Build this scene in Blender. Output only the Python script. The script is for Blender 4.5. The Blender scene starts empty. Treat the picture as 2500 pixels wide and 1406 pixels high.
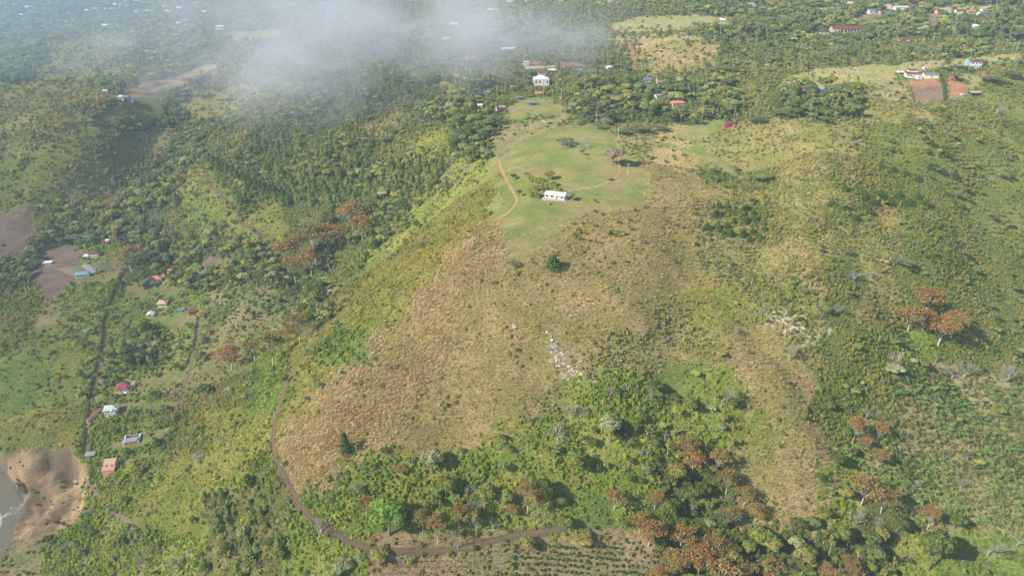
import bpy, math, random
import numpy as np
from mathutils import Vector, Matrix

# ------------------------------------------------------------------ camera, sky, sun, exposure
PW, PH, FPX = 2500, 1406, 1785.0          # photograph size and focal length, both in photograph pixels
CAMZ, PITCH = 400.0, math.radians(26.5)
CP, SP = math.cos(PITCH), math.sin(PITCH)
scene = bpy.context.scene
C = scene.collection
cam_data = bpy.data.cameras.new("camera")
cam_data.sensor_fit = 'HORIZONTAL'; cam_data.sensor_width = 36.0
cam_data.lens = 36.0 * FPX / PW
cam_data.clip_start = 1.0; cam_data.clip_end = 20000.0
cam = bpy.data.objects.new("camera", cam_data); C.objects.link(cam)
cam.location = (0, 0, CAMZ); cam.rotation_euler = (math.pi / 2 - PITCH, 0, 0)
scene.camera = cam

SUN_EL, SUN_AZ = math.radians(36), math.radians(241)     # azimuth clockwise from +y: the sun stands behind and left of the camera
world = bpy.data.worlds.new("World"); scene.world = world; world.use_nodes = True
wn = world.node_tree; wn.nodes.clear()
sky = wn.nodes.new("ShaderNodeTexSky"); sky.sky_type = 'NISHITA'; sky.sun_disc = False
sky.sun_elevation = SUN_EL; sky.sun_rotation = SUN_AZ; sky.altitude = 1200.0; sky.air_density = 1.0; sky.dust_density = 1.5
bg = wn.nodes.new("ShaderNodeBackground"); bg.inputs[1].default_value = 0.145
wo = wn.nodes.new("ShaderNodeOutputWorld")
wn.links.new(sky.outputs[0], bg.inputs[0]); wn.links.new(bg.outputs[0], wo.inputs[0])
sun_data = bpy.data.lights.new("sun", 'SUN'); sun_data.energy = 4.6; sun_data.angle = math.radians(0.53); sun_data.color = (1.0, 0.945, 0.86)
sun = bpy.data.objects.new("sun", sun_data); C.objects.link(sun)
sdir = Vector((math.sin(SUN_AZ) * math.cos(SUN_EL), math.cos(SUN_AZ) * math.cos(SUN_EL), math.sin(SUN_EL)))
sun.rotation_euler = sdir.to_track_quat('Z', 'Y').to_euler()
scene.view_settings.view_transform = 'Standard'; scene.view_settings.look = 'None'
scene.view_settings.exposure = 0.36; scene.view_settings.gamma = 1.0; scene.view_settings.use_curve_mapping = False
scene.render.engine = 'CYCLES'
scene.cycles.max_bounces = 4; scene.cycles.diffuse_bounces = 2; scene.cycles.glossy_bounces = 2
scene.cycles.transmission_bounces = 3; scene.cycles.volume_bounces = 1; scene.cycles.transparent_max_bounces = 6
scene.cycles.use_denoising = True
scene.cycles.use_adaptive_sampling = True; scene.cycles.adaptive_threshold = 0.02

# ------------------------------------------------------------------ small helpers
RNG = np.random.default_rng(7)
def s2l(c):
    c = np.asarray(c, float) / 255.0
    return np.where(c <= 0.04045, c / 12.92, ((c + 0.055) / 1.055) ** 2.4)
def smooth01(t):
    t = np.clip(t, 0, 1); return t * t * (3 - 2 * t)
def _hash(ix, iy, seed):
    h = (ix.astype(np.int64) * 374761393 + iy.astype(np.int64) * 668265263 + seed * 974634777) & 0xFFFFFFFF
    h = ((h ^ (h >> 13)) * 1274126177) & 0xFFFFFFFF
    return ((h ^ (h >> 16)) & 0xFFFFFF) / float(0xFFFFFF)
def vnoise(x, y, seed=0):
    x = np.asarray(x, float); y = np.asarray(y, float)
    ix = np.floor(x); iy = np.floor(y); fx = x - ix; fy = y - iy
    ix = ix.astype(np.int64); iy = iy.astype(np.int64)
    fx = fx * fx * (3 - 2 * fx); fy = fy * fy * (3 - 2 * fy)
    a = _hash(ix, iy, seed); b = _hash(ix + 1, iy, seed); c = _hash(ix, iy + 1, seed); d = _hash(ix + 1, iy + 1, seed)
    return (a * (1 - fx) + b * fx) * (1 - fy) + (c * (1 - fx) + d * fx) * fy
def fbm(x, y, wl, seed=0, octs=4):
    v = 0; amp = 1.0; tot = 0
    for o in range(octs):
        v = v + amp * vnoise(np.asarray(x) / wl + 17.3 * o, np.asarray(y) / wl - 9.1 * o, seed + o); tot += amp; amp *= .5; wl /= 2.03
    return v / tot                                   # 0..1, mean 0.5
def ray(px, py):
    dx = (px - 1250) / FPX; dy = (703 - py) / FPX
    return dx, CP + dy * SP, -SP + dy * CP
def project(x, y, z):
    x = np.asarray(x, float); y = np.asarray(y, float); dz = np.asarray(z, float) - CAMZ
    d = np.maximum(y * CP - dz * SP, 1.0); u = y * SP + dz * CP
    return 1250 + FPX * x / d, 703 - FPX * u / d, d
def in_poly(x, y, P):
    P = np.asarray(P, float); ins = np.zeros(np.shape(x), bool); n = len(P)
    for i in range(n):
        x0, y0 = P[i]; x1, y1 = P[(i + 1) % n]
        if y0 == y1: continue
        c = ((y0 > y) != (y1 > y)) & (x < (x1 - x0) * (y - y0) / (y1 - y0) + x0)
        ins ^= c
    return ins
def seg_dist(x, y, P, closed=False):
    P = np.asarray(P, float); n = len(P); best = np.full(np.shape(x), 1e9)
    for i in range(n if closed else n - 1):
        a = P[i]; b = P[(i + 1) % n]; d = b - a; L = max((d * d).sum(), 1e-9)
        t = np.clip(((x - a[0]) * d[0] + (y - a[1]) * d[1]) / L, 0, 1)
        best = np.minimum(best, np.hypot(x - a[0] - t * d[0], y - a[1] - t * d[1]))
    return best

# ------------------------------------------------------------------ lie of the land: surveyed heights, read off the photograph
CTRL=[
# hilltop, lawn
(1355,480,235),(1245,635,228),(1500,470,235),(1600,470,232),(1260,400,235),(1420,330,240),(1510,350,240),(1550,420,236),(1340,400,236),
# main face
(1250,760,211),(1250,900,192),(1250,1050,172),(1250,1180,158),(1250,1300,148),(1250,1406,137),
(1450,560,229),(1450,700,215),(1450,900,194),(1450,1100,170),(1500,1250,152),(1480,1406,134),
(1650,520,225),(1650,650,215),(1650,850,196),(1680,1050,170),(1700,1250,147),(1700,1406,128),
(1060,690,211),(960,790,197),(1050,900,188),(1000,1050,171),(860,1060,166),(950,1200,155),(950,1320,146),
(1130,600,222),
(800,980,172),(760,1100,161),(800,1220,153),
# track
(690,1000,160),(662,1100,156),(735,1240,150),(860,1330,146),(1130,1335,146),(1380,1290,149),(780,820,163),
(950,1406,138),(750,1406,128),(600,1400,112),(450,1400,97),(300,1400,84),(150,1400,72),
(550,1250,121),(640,1300,128),(430,1250,103),(500,1100,118),(580,1000,130),
# valley houses strip
(270,1140,85),(320,1075,86),(275,1005,87),(310,945,88),(370,768,93),(398,740,94),(390,682,96),(200,672,96),(230,620,98),(330,630,98),
(250,800,92),(210,1100,84),(215,950,88),(100,800,93),(60,900,88),(80,1050,82),(150,1080,83),(120,700,95),(40,570,101),(60,480,108),
(450,1000,96),(460,900,97),(480,780,98),(420,1060,96),
(200,1140,82),(205,1200,81),(240,1270,82),
# river / slide
(-60,1290,60),(10,1300,60),(0,1170,60),(30,1200,60.5),(20,1390,60),(70,1230,63),(60,1310,64),(100,1180,68),(130,1230,70),(-200,1100,60),(-200,1300,60),(-400,900,60),(10,1080,72),(-100,1010,76),
# slope between valley and ridge
(560,900,111),(640,850,121),(700,760,132),(600,760,112),(520,680,104),(850,800,170),(930,700,180),(850,700,157),(1000,620,190),(780,640,136),(700,600,126),
(560,590,112),(460,570,109),(350,550,105),(250,540,104),(900,560,158),(840,520,146),(1050,520,196),(1140,470,215),(1200,500,226),
# mid-left spurs
(505,400,150),(560,500,138),(620,560,130),(640,420,150),(750,430,158),(700,480,146),(850,400,170),(950,420,185),(1060,400,205),(1140,370,222),(1180,330,228),
(400,420,128),(300,450,120),(200,470,116),(350,330,136),(430,350,134),(250,380,130),(120,400,135),(40,420,128),(0,340,138),
(300,245,176),(230,300,165),(120,350,150),(400,260,163),(480,180,186),(540,160,190),(360,200,182),(430,220,176),
(500,290,158),(580,330,155),(600,250,172),(700,330,168),(800,330,176),(900,330,188),(1000,300,208),(1080,280,224),
(700,220,192),(850,230,204),(950,200,222),(1050,210,232),(1150,200,240),(1200,260,238),
(200,210,160),(80,250,146),(0,180,160),(120,130,182),(250,80,208),(260,140,192),(370,110,206),(0,80,190),(100,40,204),(300,30,218),(450,30,228),
(550,80,222),(650,120,220),(750,70,238),(800,130,226),(900,60,250),(1000,100,243),(1000,30,262),(1100,110,248),
# plateau behind
(1290,250,241),(1320,200,247),(1350,150,255),(1240,130,254),(1300,160,252),(1430,280,240),(1500,250,241),(1600,270,241),(1650,260,243),(1450,180,250),
(1400,100,259),(1450,20,280),(1600,30,282),(1600,90,274),(1700,110,268),(1500,110,262),(1560,150,252),(1650,160,258),(1720,180,252),(1200,20,274),(1300,50,270),
(1800,60,274),(1800,140,262),(1850,200,255),(1780,230,250),(1900,90,270),(2060,75,273),(2060,120,262),(2200,110,264),(2350,110,266),(2480,100,270),
(2000,30,281),(2200,30,283),(2400,40,283),(1900,10,284),
# ridge with houses at right
(1920,190,258),(2050,170,262),(2220,190,260),(2250,160,264),(2375,160,265),(2450,140,268),(2250,240,252),(2360,230,254),(2450,220,258),(2150,230,253),(2000,215,255),
# right hill
(1710,345,238),(1780,310,242),(1850,290,247),(1950,275,252),(2050,265,255),(2150,265,255),(2300,275,249),(2400,300,243),(2490,330,232),
(1800,360,236),(1900,380,236),(2050,380,238),(2200,370,238),(2350,380,231),(2450,450,212),
(1650,360,236),(1760,400,230),(1810,440,226),(1880,530,214),(1780,480,227),
(1950,480,224),(2100,480,226),(2250,480,220),(2350,520,207),(2480,580,180),
(1850,620,206),(1950,600,212),(2050,600,214),(2200,600,206),(2350,650,187),(2480,700,160),
(1780,730,199),(1900,750,194),(2050,750,194),(2200,750,180),(2350,780,163),(2480,850,142),
(1800,850,189),(1900,900,181),(2050,900,172),(2200,900,159),(2350,950,146),(2480,1000,133),
(1850,1050,169),(1950,1050,164),(2100,1050,151),(2300,1080,139),(2480,1150,127),
(1950,1250,144),(2100,1200,139),(2300,1250,128),(2480,1300,120),(1900,1400,127),(2100,1400,121),(2300,1400,118),(2490,1400,115),
]
# far and outside points: world x,y,z
WORLD=[(0,1800,285),(800,1800,292),(1600,1900,300),(-700,2000,255),(-1300,2200,235),(-1800,1800,215),(0,2600,330),(1500,2800,340),(-1500,3000,300),(-2500,2600,260),
(0,4200,380),(2600,4200,390),(-2600,4200,360),(2500,1200,280),(2400,2500,320),(1400,900,265),(1100,600,200),(900,350,130),(800,100,110),(-900,700,95),(-1200,1000,140),(-1600,1300,190),(-700,400,70),(-600,100,60),
(-300,50,62),(-150,60,80),(0,60,105),(0,130,122),(200,60,98),(400,80,100),(-1800,500,110),(2000,300,180),(-2500,1000,200)]
def sunk(z):                                         # the river valley on the left lies deeper than the first survey
    return z - .34 * max(0.0, 132.0 - z)
WL = sunk(60.0)                                      # river level
def ctrl_world():
    P = []
    for px, py, z in CTRL:
        if px < 1000: z = sunk(z)
        d = ray(px, py); t = (z - CAMZ) / d[2]; P.append((d[0] * t, d[1] * t, z))
    return np.array(P + [(float(x), float(y), float(sunk(z) if x < -100 else z)) for x, y, z in WORLD])
def tps(r2): return np.where(r2>0, 0.5*r2*np.log(r2+1e-12),0)
class Terrain:
    def __init__(s, lam=0.02):
        P = ctrl_world(); s.S = 300.0
        X = P[:, :2] / s.S; z = P[:, 2]; n = len(z)
        r2 = ((X[:, None] - X[None]) ** 2).sum(-1)
        A = np.zeros((n + 3, n + 3)); A[:n, :n] = tps(r2) + lam * np.eye(n)
        A[:n, n] = 1; A[:n, n + 1:] = X; A[n, :n] = 1; A[n + 1:, :n] = X.T
        b = np.zeros(n + 3); b[:n] = z
        s.w = np.linalg.solve(A, b); s.X = X
    def smooth(s, x, y):
        q = np.stack([x.ravel(), y.ravel()], -1) / s.S; out = np.empty(len(q)); n = len(s.X)
        for i in range(0, len(q), 20000):
            c = q[i:i + 20000]
            r2 = ((c ** 2).sum(1)[:, None] + (s.X ** 2).sum(1)[None] - 2 * c @ s.X.T).clip(0)
            out[i:i + 20000] = tps(r2) @ s.w[:n] + s.w[n] + c @ s.w[n + 1:]
        return out.reshape(x.shape)
def graded(lo, a, b, hi, step, g0, g1):
    mid = list(np.arange(a, b, step)); left = []; v = a; 
    while v > lo: v -= step + g0 * (a - v); left.append(v)
    right = []; v = b
    while v < hi: right.append(v); v += step + g1 * (v - b)
    return np.array(left[::-1] + mid + right)
GX = graded(-2700, -340, 430, 2700, 2.0, .012, .012)
GY = graded(30, 170, 560, 4300, 2.0, .02, .008)
TT = Terrain()
XX, YY = np.meshgrid(GX, GY)
# the spline is evaluated on a coarser lattice and interpolated (it is smooth), then relief is added
cx = GX[::3] if (len(GX) - 1) % 3 == 0 else np.append(GX[::3], GX[-1]); cy = GY[::3] if (len(GY) - 1) % 3 == 0 else np.append(GY[::3], GY[-1])
ZC = TT.smooth(*np.meshgrid(cx, cy))
def cubic1(xs, xk, F):                               # catmull-rom along axis 1
    i = np.clip(np.searchsorted(xk, xs, 'right') - 1, 0, len(xk) - 2); t = (xs - xk[i]) / (xk[i + 1] - xk[i])
    m = np.gradient(F, xk, axis=1); h = (xk[i + 1] - xk[i])
    return (2*t**3-3*t**2+1) * F[:, i] + (t**3-2*t**2+t) * h * m[:, i] + (-2*t**3+3*t**2) * F[:, i+1] + (t**3-t**2) * h * m[:, i+1]
ZZ = cubic1(GY, cy, cubic1(GX, cx, ZC).T).T
gyy, gxx = np.gradient(ZZ, GY, GX)
slope = np.hypot(gxx, gyy)
steep = smooth01((slope - 0.10) / 0.35)
far = smooth01((YY - 560) / 300)
leftv = smooth01((-XX - 60) / 160) * smooth01((YY - 430) / 120)
# gullies and spurs: ridged noise stretched down the slope, stronger on the far and left hillsides
rid = 1 - np.abs(2 * fbm(XX, YY, 120, 3, 4) - 1) * 2
ZZ += steep * (far * .6 + leftv * .4) * 12 * (rid - .35)
ZZ += far * 9 * (fbm(XX, YY, 260, 11, 4) - .5)
ZZ += steep * (2.6 * (fbm(XX, YY, 34, 21, 4) - .5) + 1.0 * (fbm(XX, YY, 9, 31, 2) - .5)) + .25 * (fbm(XX, YY, 12, 41, 3) - .5)

def zi(x, y):                                        # height of the finished sheet
    x = np.asarray(x, float); y = np.asarray(y, float)
    i = np.clip(np.searchsorted(GX, x, 'right') - 1, 0, len(GX) - 2); j = np.clip(np.searchsorted(GY, y, 'right') - 1, 0, len(GY) - 2)
    a = np.clip((x - GX[i]) / (GX[i + 1] - GX[i]), 0, 1); b = np.clip((y - GY[j]) / (GY[j + 1] - GY[j]), 0, 1)
    return (ZZ[j, i] * (1 - a) + ZZ[j, i + 1] * a) * (1 - b) + (ZZ[j + 1, i] * (1 - a) + ZZ[j + 1, i + 1] * a) * b
def at(px, py):                                      # where the sight line through a photograph pixel meets the ground
    px = np.atleast_1d(np.asarray(px, float)); py = np.atleast_1d(np.asarray(py, float))
    dx, dy, dz = ray(px, py); t = np.full(px.shape, 150.0); hit = np.zeros(px.shape, bool)
    for k in range(700):
        h = CAMZ + dz * t - zi(dx * t, dy * t)
        hit |= h < 0.03
        if hit.all(): break
        t = np.where(hit, t, t + np.clip(h * .55, .04, 25))
        t = np.minimum(t, 4200)
    x, y = dx * t, dy * t
    return np.stack([x, y, zi(x, y)], -1)
def at1(px, py): return Vector(at(px, py)[0])

# gullies (positive depth) and spurs (negative): photograph polyline, depth, half width in metres
FOLDS = [
([(1880, 540), (1830, 640), (1790, 740), (1860, 830), (1945, 920), (2045, 1110), (2040, 1250)], 4, 16), ([(2130, 640), (2180, 720), (2240, 800), (2300, 870), (2360, 950), (2420, 1050)], 9, 20),
([(1340, 890), (1400, 1000), (1450, 1100), (1500, 1230)], 6, 15), ([(900, 570), (760, 660), (650, 770), (570, 890), (500, 1010)], 16, 34), ([(480, 310), (400, 370), (280, 430), (170, 490), (120, 580)], 26, 46),
([(800, 290), (680, 340), (560, 365), (470, 400)], 22, 38), ([(1700, 560), (1680, 700), (1650, 850), (1640, 960), (1670, 1120)], 6, 18), ([(2350, 400), (2330, 520), (2390, 680), (2450, 800)], 9, 30), ([(1100, 1000), (1080, 1120), (1060, 1250)], 3, 14), ([(1000, 560), (900, 650), (820, 720)], 5, 18), ([(2200, 380), (2180, 500), (2130, 640)], 9, 24),
([(1820, 790), (1930, 940), (1990, 1100), (1970, 1260)], -4, 20), ([(1215, 545), (1060, 690), (960, 790), (870, 900), (770, 1010)], -4, 15), ([(480, 185), (300, 248), (150, 340), (0, 440)], -15, 50), ([(640, 330), (510, 400), (560, 490), (640, 580)], -9, 26), ([(1950, 300), (2000, 450), (2030, 580)], -8, 28), ([(2260, 300), (2270, 420), (2280, 560), (2220, 650)], -8, 26), ([(880, 330), (760, 430), (700, 520)], -14, 36), ([(250, 80), (120, 150), (-60, 230)], -24, 64), ([(560, 900), (480, 1060), (400, 1200)], -3, 16)]
_cuts = []
for P, dp, hw in FOLDS: _cuts.append((at([p[0] for p in P], [p[1] for p in P])[:, :2], dp, hw))
for P, dp, hw in _cuts:
    m = (XX > P[:, 0].min() - 3 * hw) & (XX < P[:, 0].max() + 3 * hw) & (YY > P[:, 1].min() - 3 * hw) & (YY < P[:, 1].max() + 3 * hw)
    dist = seg_dist(XX[m], YY[m], P); e0 = np.hypot(XX[m] - P[0, 0], YY[m] - P[0, 1]); e1 = np.hypot(XX[m] - P[-1, 0], YY[m] - P[-1, 1])
    ZZ[m] -= dp * np.exp(-(dist / hw) ** 2) * smooth01(.25 + np.minimum(e0, e1) / (3 * hw))

# river, gravel and landslip, outlined on the photograph and cut into the ground
WATER = [(-900, 700), (-300, 950), (-60, 1100), (0, 1142), (30, 1168), (46, 1195), (62, 1228), (60, 1256), (42, 1280), (36, 1310), (20, 1345), (0, 1372), (-60, 1460), (-200, 1800), (-1800, 1800), (-2500, 900)]
GRAVEL = [(0, 1372), (20, 1345), (36, 1308), (70, 1322), (105, 1350), (98, 1406), (70, 1520), (-80, 1520)]
SLIDE = [(-60, 1075), (0, 1103), (24, 1132), (60, 1150), (92, 1128), (112, 1104), (140, 1100), (172, 1104), (208, 1132), (214, 1170), (203, 1206), (206, 1250), (180, 1282), (140, 1278), (110, 1262), (84, 1280), (60, 1300), (38, 1320), (34, 1290), (62, 1256), (64, 1228), (46, 1195), (28, 1166), (0, 1142), (-60, 1100)]
def px_to_level(P, z):
    out = []
    for px, py in P:
        d = ray(px, py); t = (z - CAMZ) / d[2]; out.append((d[0] * t, d[1] * t))
    return out
WATER_W = px_to_level(WATER, WL)
PXX, PYY, DD = project(XX, YY, ZZ)
sub = (XX < -200) & (XX > -1500) & (YY < 900)
wm = np.zeros_like(sub); wm[sub] = in_poly(XX[sub], YY[sub], WATER_W)
wd = np.full(ZZ.shape, 1e3); wd[sub] = seg_dist(XX[sub], YY[sub], WATER_W, True)
near_w = ~wm & (wd < 60)
sm = np.zeros_like(sub); sm[sub] = in_poly(PXX[sub], PYY[sub], SLIDE)
SLIDE_W = []
for px, py in SLIDE:                                 # slip outline on the uncut ground
    j = np.argmin(np.where(sub, (PXX - px) ** 2 + (PYY - py) ** 2, 1e12)); SLIDE_W.append((XX.flat[j], YY.flat[j]))
sd = np.full(ZZ.shape, 0.0); sd[sm] = seg_dist(XX[sm], YY[sm], SLIDE_W, True)
floor_ = WL + 1.0 + .24 * np.minimum(wd, 70) + 7 * (fbm(XX, YY, 17, 51, 3) - .42) + 5 * (.5 - np.abs(fbm(XX + .7 * YY, YY * .45, 10, 55, 3) - .5) * 2)
ZZ = np.where(sm, np.maximum(ZZ + (np.minimum(floor_, ZZ) - ZZ) * smooth01(sd / 3.2) + 1.8 * (fbm(XX, YY, 5, 61, 3) - .5), WL + .8 + .1 * wd), ZZ)
ZZ = np.where(wm, np.minimum(ZZ, WL - np.minimum(.15 + .12 * wd, 2.5)), np.where(near_w | ((~wm) & sub), np.maximum(ZZ, WL + .25 + np.minimum(.10 * wd, 2.0)), ZZ))
PXX, PYY, DD = project(XX, YY, ZZ)

# ------------------------------------------------------------------ land cover, one letter for every 100 photograph pixels
COVER = [
"fffffgggggggfggggffffffff",
"fgbffgggppgggggggggggggfg",
"bbflfggfppffggffffgffbbgg",
"ybgffgpppggflllbtlbbbgggg",
"ybbffgpppppylllttgbbbgggg",
"sfffgfygffyyllttttgbgbggg",
"fswfffffgyycttttttbbgbggg",
"gbvwwnnfyyctttttbybbgbggg",
"gywfwbwyvcctttbbbbtbggwgg",
"vywwbgvycctttbwwvwttggnnn",
"yywwgyycttttwwwwwwytgnnnn",
"xxwwyygcwwwwwwwwffbtwnnnn",
"xxwyyppwwvwwwwvwffbtwfnnn",
"xwwwwppwwkkkkkkkffffffwvv",
]
TYPES = "fgbtcyvpwnklosxreWq"
NT = len(TYPES)
LX0, LY0, LST = -400, -150, 10
lx = np.arange(LX0, 2901, LST); ly = np.arange(LY0, 1951, LST)
LXX, LYY = np.meshgrid(lx, ly)
WT = np.zeros((NT,) + LXX.shape, np.float32)
for r, row in enumerate(COVER):
    for c_, ch in enumerate(row):
        sx, sy = 50 + 100 * c_, 50 + 100 * r
        qx = np.clip(LXX, 0, 2500); qy = np.clip(LYY, 0, 1406)
        WT[TYPES.index(ch)] += np.exp(-(((qx - sx) / 52.0) ** 2 + ((qy - sy) / 52.0) ** 2))
WT /= WT.sum(0)[None] + 1e-9
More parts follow.
